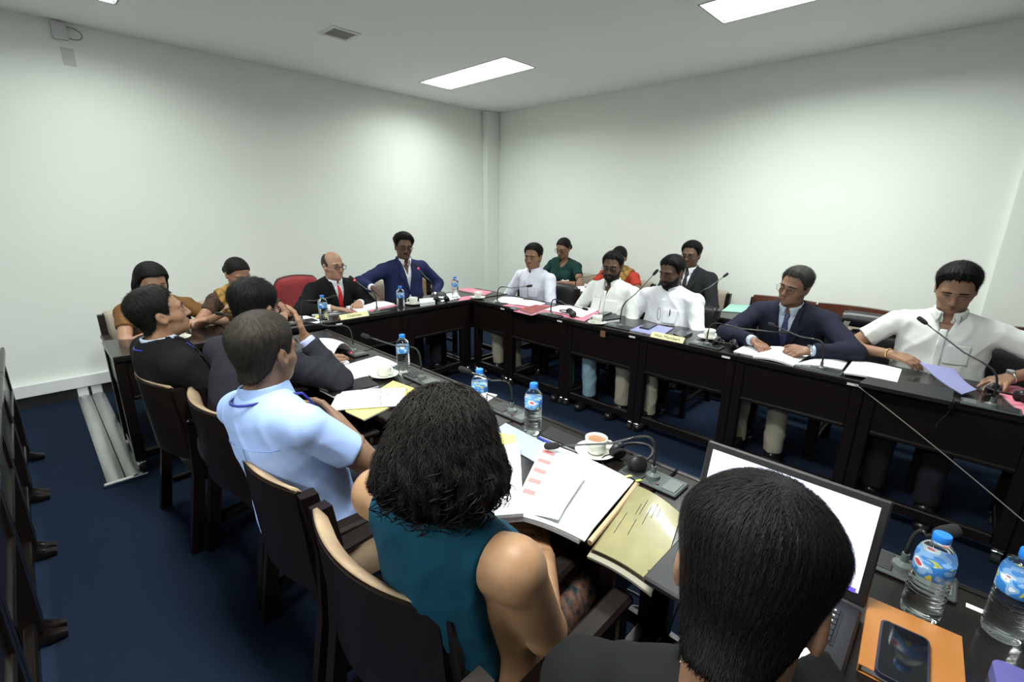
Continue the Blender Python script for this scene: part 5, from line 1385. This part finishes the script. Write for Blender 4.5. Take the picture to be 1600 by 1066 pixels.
def fol(u, v):
    p = (O[0]*(1-u)+O[1]*u)*(1-v)+(O[3]*(1-u)+O[2]*u)*v
    return (p.x, p.y, 0.024+0.010*math.sin(PI*u)-0.026*v*v-0.010*u)
flip = (O[1]-O[0]).cross(O[3]-O[0]).z < 0
mb = MB(); mb.grid(fol, 12, 12, thick=0.003); mb.f = [f[::-1] for f in mb.f] if flip else mb.f; mb.build('cover', M_OLIVE, t, True)
def fol2(u, v): p = fol(u*0.97, v); return (p[0]-0.014, p[1]+0.004, p[2]-0.012-0.006*v)
mb = MB(); mb.grid(fol2, 12, 12, thick=0.006); mb.f = [f[::-1] for f in mb.f] if flip else mb.f; mb.build('back_leaves', mat('grey_brown_leaves', (0.30, 0.28, 0.22), 0.7), t, True)
mb = MB()
for (u, v0, v1) in [(0.16, 0.45, 0.75), (0.30, 0.25, 0.42), (0.36, 0.15, 0.40), (0.36, 0.48, 0.70), (0.48, 0.20, 0.50), (0.56, 0.12, 0.36), (0.64, 0.16, 0.30)]:
    mb.tube([tuple(Vector(fol(u, v0+(v1-v0)*k/4))+Vector((0, 0, 0.0004))) for k in range(5)], 0.0009, 3)
mb.build('title_lines', M_INK, t)
for dx, m_ in ((0.0, M_YELLOW), (0.022, mat('lime_tab', (0.45, 0.65, 0.10), 0.7))):
    MB().box((1.228-1.06+0.004, 0.64-0.66-dx*1.6+0.012, 0.026), (0.035, 0.010, 0.0012), rot=Matrix.Rotation(0.3, 3, 'Y')).build('index_tab', m_, t)
for k, yy in enumerate((0.80, 0.77, 0.74)): MB().box((1.232-1.06, yy-0.66, 0.012), (0.030, 0.014, 0.001)).build('index_tab', M_YELLOW, t)
# pens, spectacles
def pen(a, b, m, label):
    A_, B_ = Vector(a), Vector(b); d = (B_-A_).normalized(); t = empty('pen', A_, 0, label, 'pen'); L = (B_-A_).length
    MB().tube([d*0.012, d*0.02, d*(L-0.002), d*L], [0.0035, 0.0045, 0.0045, 0.003], 10).build('barrel', m, t, True)
    MB().tube([Vector(), d*0.012], [0.0008, 0.0035], 10).build('tip', M_STEEL, t, True)
    MB().tube([d*(L*0.72)+Vector((0, 0, 0.006)), d*(L-0.003)+Vector((0, 0, 0.006))], 0.0012, 6).build('clip', M_STEEL, t, True)
pen((1.242, 0.915, 0.7575), (1.250, 1.055, 0.7575), M_BLUEINK, 'blue pen lying beside the open file')
pen((0.905, 2.075, 0.77), (0.99, 2.01, 0.77), mat('violet_pen', (0.06, 0.03, 0.20), 0.4), 'violet pen on the black leather folder')
pen((3.22, 1.09, 0.7575), (3.31, 1.17, 0.7575), mat('dark_blue_pen', (0.01, 0.015, 0.12), 0.3), 'dark blue pen on the small sheet by the headset')
t = empty('spectacles', (1.075, 1.79, 0.7705), -0.55, 'thin rimmed spectacles lying on the white sheets of the yellow pad', 'spectacles')
for k in (1, -1):
    ring = [(0.034*k+0.024*math.cos(a), -0.008*math.sin(a), 0.018+0.018*math.sin(a)) for a in np.linspace(0, 2*PI, 21)]
    MB().tube(ring, 0.0011, 6).build('rim', M_THINFRAME, t, 'all')
    MB().tube([(0.058*k, 0, 0.022), (0.060*k, -0.05, 0.012), (0.056*k, -0.125, 0.002)], 0.0012, 6).build('temple', M_THINFRAME, t, 'all')
MB().tube([(-0.010, 0, 0.02), (0, 0.002, 0.024), (0.010, 0, 0.02)], 0.0011, 6).build('bridge', M_THINFRAME, t, 'all')
# ---------------- laptop
t = empty('laptop', (1.005, 0.21, TZ), 0, 'open black laptop showing a bright white page', 'laptop')
MB().box((0.0, 0, 0.012), (0.255, 0.390, 0.020), ch=0.005).build('base', M_BLACKP, t)
MB().box((0.030, 0.0, 0.0224), (0.115, 0.335, 0.001), ch=0.0002).build('keyboard_tray', mat('key_tray', (0.006, 0.006, 0.007), 0.5), t)
KEY = None
for r in range(6):
    for c in range(16):
        x, y = 0.078-r*0.0182, 0.155-c*0.0205
        if KEY is None: o = KEY = MB().box((0, 0, 0), (0.0150, 0.0172, 0.003), ch=0.0008).build('key', mat('key_plastic', (0.014, 0.014, 0.015), 0.5), t)
        else: o = KEY.copy(); COL.objects.link(o)
        o.location = (x, y, 0.0242)
mb = MB()
for r in range(6):
    for c in range(16): mb.box((0.078-r*0.0182, 0.155-c*0.0205, 0.0258), (0.0045, 0.0035, 0.0002), ch=0.00003)
mb.build('key_legends', M_LABELW, t)
MB().box((-0.075, 0.02, 0.0225), (0.065, 0.10, 0.0012), ch=0.0003).build('touchpad', mat('pad_plastic', (0.02, 0.02, 0.021), 0.35), t)
st = MB().box((-0.085, -0.135, 0.0226), (0.055, 0.075, 0.0008), ch=0.0002).build('sticker', M_LABELW, t)
for k, c_ in enumerate(((0.02, 0.02, 0.02), (0.015, 0.015, 0.015), (0.02, 0.02, 0.02))):
    MB().box((-0.074, -0.111-0.024*k, 0.0233), (0.020, 0.020, 0.0005), ch=0.0001).build('sticker_square', M_INK, st)
    mb = MB()
    if k == 0: mb.lathe([(0.0055, 0), (0.008, 0)], 14, None, (-0.074, -0.111, 0.0237)); mm = M_YELLOW
    elif k == 1: mb.prism([(-0.082, -0.135), (-0.074, -0.129), (-0.066, -0.135), (-0.074, -0.141)], 0.0236, 0.0238); mm = M_LABELW
    else: mb.prism([(-0.081, -0.154), (-0.070, -0.154), (-0.070, -0.160), (-0.066, -0.160), (-0.066, -0.166), (-0.081, -0.166)], 0.0236, 0.0238); mm = M_LABELW
    mb.build('sticker_icon', mm, st)
lidR = Matrix.Rotation(math.radians(13), 4, 'Y')
lid = MB().box((0.0, 0, 0.122), (0.010, 0.395, 0.246), ch=0.004).build('lid', M_BLACKP, t); lid.matrix_basis = Matrix.Translation((0.135, 0, 0.022)) @ lidR
scr = MB().box((-0.0054, 0, 0.126), (0.0008, 0.360, 0.200), ch=0.0001).build('screen', mat('screen_glow', (0.74, 0.77, 1.0), 0.3, emit=0.46), lid)
MB().box((-0.0060, 0, 0.029), (0.0006, 0.350, 0.010), ch=0.0001).build('task_bar', mat('task_bar_glow', (0.10, 0.06, 0.55), 0.3, emit=0.8), lid)
for (y, z, w_, h_, c_) in [(0.03, 0.205, 0.012, 0.008, (0.15, 0.15, 0.5)), (-0.120, 0.203, 0.035, 0.008, (0.8, 0.55, 0.6)), (-0.145, 0.201, 0.02, 0.007, (0.45, 0.7, 0.85)), (0.16, 0.195, 0.008, 0.008, (0.5, 0.55, 0.85)), (-0.165, 0.17, 0.006, 0.006, (0.6, 0.62, 0.9)), (-0.165, 0.155, 0.006, 0.006, (0.6, 0.62, 0.9)), (0.0, 0.212, 0.33, 0.012, (0.80, 0.82, 1.0))]:
    MB().box((-0.0062, y, z), (0.0005, w_, h_), ch=0.0001).build('page_mark', mat('mark_%d%d%d' % tuple(int(q*100) for q in c_), c_, 0.3, emit=0.8), lid)
MB().tube([(0.128, -0.15, 0.022), (0.128, 0.15, 0.022)], 0.006, 8).build('hinge', M_BLACKP, t, True)
# ---------------- orange notebook, phone, violet case
t = empty('notebook', (1.085, -0.072, TZ), 0.06, 'orange leatherette notebook at the bottom right', 'notebook')
MB().box((0, 0, 0.0195), (0.215, 0.155, 0.003), ch=0.001).build('cover', M_ORANGE, t)
MB().box((0, 0, 0.0020), (0.215, 0.155, 0.003), ch=0.001).build('back_cover', M_ORANGE, t)
MB().box((0.002, -0.002, 0.0107), (0.207, 0.148, 0.0145), ch=0.001).build('pages', M_PAPER2, t)
MB().box((0, 0.0765, 0.0107), (0.215, 0.003, 0.0195), ch=0.001).build('spine', M_ORANGE, t)
t = empty('mobile_phone', (1.045, -0.060, TZ+0.0212), 0.05, 'black phone in a dark case lying on the orange notebook', 'phone')
def rrect(w_, h_, r, n=6):
    out = []
    for cx, cy, a0 in ((w_/2-r, h_/2-r, 0), (-w_/2+r, h_/2-r, PI/2), (-w_/2+r, -h_/2+r, PI), (w_/2-r, -h_/2+r, 1.5*PI)):
        out += [(cx+r*math.cos(a0+PI/2*k/n), cy+r*math.sin(a0+PI/2*k/n)) for k in range(n+1)]
    return out
MB().prism(rrect(0.158, 0.078, 0.013), 0, 0.0095).build('case', mat('navy_phone_case', (0.022, 0.022, 0.045), 0.4), t, True)
MB().prism(rrect(0.151, 0.071, 0.010), 0.0095, 0.0100).build('screen', mat('phone_screen', (0.006, 0.006, 0.008), 0.06, coat=0.6), t)
mb = MB(); mb.prism(rrect(0.10, 0.075, 0.02), 0, 0.028); 
tag(mb.build('pouch', mat('violet_case', (0.10, 0.09, 0.30), 0.5), None, True, (1.12, -0.225, TZ+0.0005), 0.1), 'violet zip case cut off at the bottom right corner', 'case')
tag(MB().box((0, 0, 0), (0.016, 0.05, 0.0008), ch=0.0002).build('paper_label', M_LABELW, None, False, (1.345, -0.175, TZ+0.0009), 0.0), 'small white label stuck on the near desk edge', 'label')
# ---------------- bits and pieces
mb = MB(); mb.lathe([(0.0001, 0.0), (0.05, 0.0), (0.056, 0.012), (0.048, 0.030), (0.030, 0.042), (0.0001, 0.046)], 20); 
tag(mb.build('pouch', mat('dark_pouch', (0.05, 0.055, 0.05), 0.6), None, True, (2.86, 3.76, TZ+0.0005)), 'round dark pouch behind the corner water bottle', 'pouch')
t = empty('plug_adapter', (2.955, -0.075, TZ+0.002), 0, 'small dark plug adapter hanging over the right desk edge', 'adapter')
MB().box((-0.012, 0, -0.018), (0.018, 0.022, 0.040), ch=0.004).build('plug', M_BLACKP, t)
MB().tube(bez((-0.012, 0, -0.038), (-0.012, 0, -0.08), (-0.014, 0.03, -0.09), (-0.014, 0.03, -0.14), 8), 0.002, 6).build('lead', M_BLACKR, t, True)
MB().tube(bez((-0.012, 0, 0.002), (-0.01, 0, 0.03), (0.03, -0.02, 0.006), (0.07, -0.05, 0.003), 8), 0.002, 6).build('lead', M_BLACKR, t, True)
mb = MB(); mb.tube(bez((2.942, 0.305, 0.738), (2.92, 0.05, 0.60), (2.90, -0.25, 0.40), (2.88, -0.55, 0.20), 14)[:-1] + bez((2.88, -0.55, 0.20), (2.87, -0.7, 0.10), (2.85, -0.9, 0.006), (2.70, -1.2, 0.006), 10), 0.0026, 6)
tag(mb.build('cable', M_CABLE, None, True), 'long pale cable slanting down the front of the right row', 'cable')
for k, (pts, r, lab) in enumerate([([(1.40, 0.95, 0.006), (1.62, 0.86, 0.006), (1.60, 0.70, 0.006), (1.53, 0.60, 0.006)], 0.003, 'pale cable curving over the carpet under the near desk'),
    ([(1.20, 0.86, 0.012), (1.48, 0.78, 0.008), (1.62, 0.70, 0.012), (1.46, 0.57, 0.012)], 0.003, 'pale cable crossing another under the near desk'),
    ([(1.46, 0.42, 0.70), (1.44, 0.47, 0.35), (1.56, 0.60, 0.01), (1.40, 0.52, 0.006)], 0.003, 'black lead hanging from the laptop to the floor')]):
    mb = MB(); mb.tube(bez(*pts, 18), r, 6); tag(mb.build('cable', M_CABLE if k < 2 else M_BLACKR, None, True), lab, 'cable')
# black roll bag on the empty chair of the right row
t = empty('bag', (3.93, 0.36, 0.855), 0, 'black leather roll bag on the back of the empty right row chair', 'bag')
mb = MB(); mb.tube([(0, -0.20, 0.05), (0, -0.195, 0.05), (0, 0.195, 0.05), (0, 0.20, 0.05)], [0.035, 0.052, 0.052, 0.035], 18); mb.build('body', M_LEATHER, t, True)
def flap(u, v): a = -0.6+3.0*u; return (-0.0555*math.cos(a)*1.0, -0.17+0.34*v, 0.05+0.0555*math.sin(a))
mb = MB(); mb.grid(flap, 12, 3, thick=0.002, tdir=(0, 0, 1)); mb.build('flap', M_LEATHER, t, True)
mb = MB()
def strap(u, v): p = bez((-0.055, 0.16, 0.04), (-0.12, 0.18, -0.05), (-0.10, 0.16, -0.28), (-0.02, 0.10, -0.36), 20)[int(u*20)]; return (p.x, p.y+(v-0.5)*0.035, p.z)
mb.grid(strap, 21, 2, thick=0.002, tdir=(1, 0, 0)); mb.build('strap', M_CANVAS, t, True)
# left edge: pink folder and bottle-like clear packet on the desk
sheet('folder', 'pink folder on the desk at the lower left edge', 'folder', M_PINK, [(-0.42, 1.25), (-0.20, 1.24), (-0.185, 1.02), (-0.42, 1.02)], TZ, 0.010)
def cr(u, v): return ((u-0.5)*0.07, (v-0.5)*0.10, 0.022+0.012*math.sin(9*u)*math.cos(7*v))
mb = MB(); mb.grid(cr, 12, 12, thick=0.02); tag(mb.build('plastic_packet', mat('crinkled_foil', (0.5, 0.52, 0.52), 0.15, metal=0.6), None, True, (-0.235, 1.34, TZ+0.001), 0.2), 'crumpled silvery packet behind the pink folder at left', 'packet')
# ---------------- things worn or carried that read on their own
def child_tube(p, name, pts, r, m, n=8):
    mb = MB(); mb.tube(pts, r, n); return mb.build(name, m, p['root'], 'all')
def bracelet(p, k, name, m, r=0.030, th=0.0035, off=0.012, face=False):
    sh, el, wr = p['JN'][k]; d = unit(wr-el); c = wr-d*off
    u = unit(np.cross(d, A(0, 0, 1))); v = np.cross(d, u)
    pts = [tuple((c+(u*math.cos(a)+v*math.sin(a))*r).tolist()) for a in np.linspace(0, 2*PI, 25)]
    o = child_tube(p, name, pts, th, m)
    if face:
        mb = MB(); q = c-v*r*1.02 if v[2] < 0 else c+v*r*1.02
        mb.tube([tuple((q).tolist()), tuple((q+(A(0, 0, 1))*0.008).tolist())], [0.017, 0.016], 16); mb.build('watch_face', M_CHROME, o, True)
    return o
bracelet(PPL['r4'], -1, 'wristwatch', M_CHROME, 0.031, 0.005, 0.010, True)
bracelet(PPL['r5'], -1, 'wristwatch', M_CHROME, 0.030, 0.005, 0.010, True)
bracelet(PPL['r5'], 1, 'bracelet', M_GOLD, 0.030, 0.004, 0.012)
# lanyards
def neck_loop(p, name, m, drop=0.22, badge=None):
    nb, s, f, x, T_ = p['nb'], p['s'], p['f'], p['x'], p['torso']
    pts = []
    for a in np.linspace(-1, 1, 33):
        b = abs(a)
        if b < 0.45:
            th = (a/0.45)*PI*0.62; q = nb+s*0.022-f*0.086*math.cos(th)+x*0.086*math.sin(th)+s*(-0.01*(1-math.cos(th)))
        else:
            k = (b-0.45)/0.55; sg = 1 if a > 0 else -1
            q = nb+x*sg*(0.073*(1-k)+0.004)+f*(0.03+0.08*k)-s*(0.02+drop*k)
        q = np.asarray(q, F32); g = None
        for _ in range(3):
            d = T_(q[None])[0]; e = 0.004
            gr = np.array([T_((q+np.eye(3, dtype=F32)[i]*e)[None])[0]-T_((q-np.eye(3, dtype=F32)[i]*e)[None])[0] for i in range(3)]); gr = gr/max(np.linalg.norm(gr), 1e-6)
            if b >= 0.45: q = (q-gr*(d-0.024)).astype(F32)
        pts.append(tuple(q.tolist()))
    child_tube(p, name, pts, 0.0042, m, 6)
    if badge:
        q = Vector(pts[0]); MB().box((q.x, q.y+0.006, q.z-0.05), (0.07, 0.003, 0.095), ch=0.001).build('badge', badge, p['root'])
neck_loop(PPL['p3'], 'lanyard', mat('blue_lanyard', (0.02, 0.03, 0.25), 0.5), 0.24, mat('pink_badge', (0.6, 0.25, 0.28), 0.5))
neck_loop(PPL['p5'], 'lanyard', mat('blue_lanyard', (0.02, 0.03, 0.25), 0.5), 0.26)
# spectacles hooked on the shirt and a pen in the pocket of the bearded man
p = PPL['r3']; b0 = p['nb']-p['s']*0.12+p['f']*0.155
pts = [tuple((b0+p['f']*0.004*math.cos(a)+p['x']*0.011*math.cos(a)-p['s']*(0.048*(1-math.cos(a+0.0))*0.5*2-0.02)*1.0+p['x']*0.006*math.sin(a)).tolist()) for a in np.linspace(0, 2*PI, 24)]
pts = [tuple((b0+p['x']*(0.014*math.sin(a))-p['s']*(0.05-0.05*math.cos(a))+p['f']*0.01).tolist()) for a in np.linspace(0, 2*PI, 24)]
child_tube(p, 'hung_spectacles', pts, 0.0016, M_FRAME, 6)
q0 = p['nb']-p['s']*0.125-p['x']*0.075+p['f']*0.135
child_tube(p, 'pocket_pen', [tuple(q0.tolist()), tuple((q0-p['s']*0.05).tolist())], 0.004, M_INK)

def surface_line(p, pts, off, name, m, r=0.0012):
    T_ = p['torso']; out = []
    for q in pts:
        q = np.asarray(q, F32)
        for _ in range(4):
            d = T_(q[None])[0]; e = 0.004
            gr = np.array([T_((q+np.eye(3, dtype=F32)[i]*e)[None])[0]-T_((q-np.eye(3, dtype=F32)[i]*e)[None])[0] for i in range(3)]); gr = gr/max(np.linalg.norm(gr), 1e-6)
            q = (q-gr*(d-off)).astype(F32)
        out.append(tuple(q.tolist()))
    child_tube(p, name, out, r, m, 5)
p = PPL['p5']; nb, s_, f_, x_ = p['nb'], p['s'], p['f'], p['x']
SEAM = mat('blue_shirt_seam', (0.20, 0.28, 0.55), 0.9)
surface_line(p, [nb-s_*(0.105+0.012*abs(u))-f_*0.12+x_*0.165*u for u in np.linspace(-1, 1, 21)], 0.0155, 'yoke_seam', SEAM)
surface_line(p, [nb-s_*(0.105+0.30*k)-f_*0.13+x_*0.020 for k in np.linspace(0, 1, 15)], 0.0155, 'back_pleat', SEAM)
